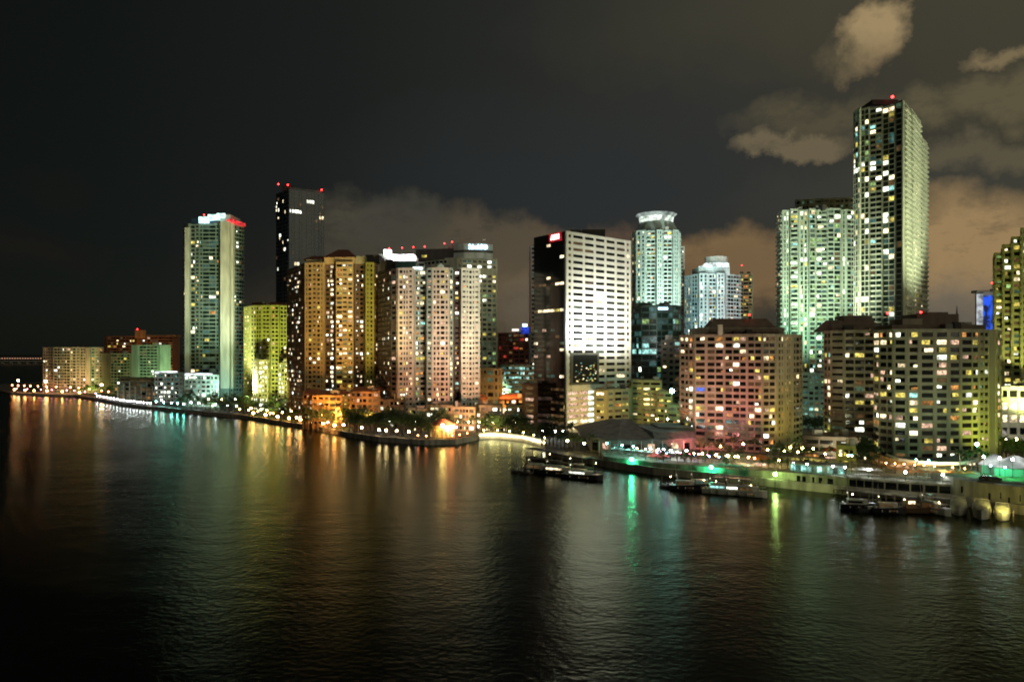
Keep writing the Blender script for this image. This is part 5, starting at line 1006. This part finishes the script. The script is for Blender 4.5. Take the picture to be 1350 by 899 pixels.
# white slab tower: strong white flood at its middle, olive above
fl(768, 384, 47, 766, 408, 66, 135, (1, 1, .98), 104, 3, 1); fl(792, 392, 47, 790, 416, 66, 170, (1, 1, .98), 104, 3, 1); fl(818, 400, 47, 815, 428, 66, 140, (1, 1, .98), 104, 3, 1); fl(850, 320, 22, 790, 415, 85, 230, (1, .95, .64), 60, 4)
fl(800, 375, 14, 795, 412, 18, 34, (1, .66, .22), 110)
# tall green tower
fl(285, 560, 6, 278, 620, 40, 250, (.55, 1, .82), 90, 4); fl(330, 530, 10, 290, 620, 110, 1150, (.92, 1, .74), 50, 4)
fl(352, 480, 6, 350, 565, 50, 560, (.95, 1, .30), 60, 3)
# ochre tower
fl(448, 425, 8, 418, 469, 30, 230, (1, .55, .12), 90, 3); fl(494, 436, 8, 487, 468, 50, 150, (.72, 1, .10), 70, 3); fl(540, 340, 20, 445, 468, 80, 640, (1, .76, .26), 40, 4)
# pink tower
fl(600, 375, 8, 572, 428, 24, 220, (1, .46, .28), 100, 4); fl(690, 310, 20, 590, 430, 85, 850, (1, .90, .66), 50, 4); fl(670, 490, 14, 630, 562, 80, 520, (.9, 1, .5), 80, 3)
fl(430, 400, 12, 430, 432, 12, 60, (1, .42, .10), 120); fl(485, 400, 12, 482, 432, 14, 55, (1, .42, .10), 110)
fl(560, 440, 26, 560, 462, 10, 60, (1, .45, .14), 140); fl(610, 440, 26, 610, 462, 10, 70, (1, .50, .16), 140); fl(665, 440, 24, 665, 456, 10, 40, (1, .45, .14), 140); fl(650, 390, 9, 650, 415, 10, 10, (1, .8, .3), 130)
fl(584, 372, 5, 584, 384, 7, 7, (1, .45, .1), 120)
# teal towers
fl(868, 512, 24, 866, 560, 75, 420, (.58, 1, .80), 100, 3); fl(930, 480, 50, 868, 560, 110, 1000, (.82, 1, .88), 60, 3)
fl(935, 540, 30, 940, 604, 60, 260, (.60, .92, 1), 90, 3); fl(1000, 540, 40, 955, 604, 90, 300, (1, .80, .75), 60, 3); fl(952, 575, 100, 946, 604, 114, 30, (.9, 1, .95), 100)
# wide sage tower
fl(1070, 446, 44, 1072, 482, 90, 150, (.55, 1, .70), 120, 3); fl(1110, 390, 40, 1080, 482, 120, 820, (.88, 1, .74), 60, 4)
# tallest
fl(1400, 370, 60, 1206, 440, 130, 1000, (.90, 1, .64), 60, 4); fl(1200, 320, 20, 1160, 432, 110, 560, (.9, .96, .68), 60, 4)
# curved building: pink at the lower corner, yellow pier
fl(914, 294, 5, 940, 333, 18, 110, (1, .24, .24), 90, 2); fl(1060, 305, 4, 1038, 328, 26, 44, (1, .80, .12), 80, 2); fl(985, 266, 5, 985, 328, 22, 34, (1, .78, .55), 90, 3); fl(890, 318, 12, 903, 338, 30, 12, (.8, 1, .4), 90)
# front apartment buildings
fl(1316, 262, 8, 1308, 288, 26, 34, (.85, 1, .10), 80, 2); fl(1240, 236, 7, 1235, 280, 20, 62, (.97, 1, .62), 110, 3); fl(1105, 285, 6, 1120, 320, 20, 16, (.95, .92, .6), 110, 2)
fl(1380, 310, 20, 1350, 345, 50, 110, (1, 1, .30), 100, 2); fl(1345, 318, 8, 1345, 331, 12, 1.2, (1, .95, .8), 120, 2)
fl(1072, 395, 6, 1072, 426, 20, 4, (.55, 1, .8), 120, 2)
# far group
fl(90, 750, 8, 93, 786, 25, 60, (1, .56, .26), 120, 3); fl(200, 720, 8, 195, 768, 28, 130, (.6, 1, .45), 120, 3); fl(190, 800, 20, 190, 840, 34, 60, (1, .40, .12), 120, 3); fl(120, 740, 6, 118, 780, 20, 60, (.9, 1, .2), 60, 2)
fl(262, 575, 8, 262, 596, 12, 6, (.9, .95, 1), 130, 2)
# quay walls and lawn
fl(1330, 198, 5, 1325, 213, 4, 4, (1, .85, .25), 130, 1); fl(1330, 222, 14, 1325, 230, 7.5, 12, (.05, 1, .35), 140, 1); fl(1060, 232, 6, 1040, 250, 3.5, 6.0, (.85, 1, .35), 140, 1); fl(1190, 218, 8, 1190, 231, 4, 2.0, (.9, .9, .6), 150, 1)
fl(1060, 285, 10, 1060, 270, 4, 6, (1, .8, .2), 140, 1); fl(840, 285, 8, 850, 300, 6, 7, (.4, .9, .9), 140, 1)
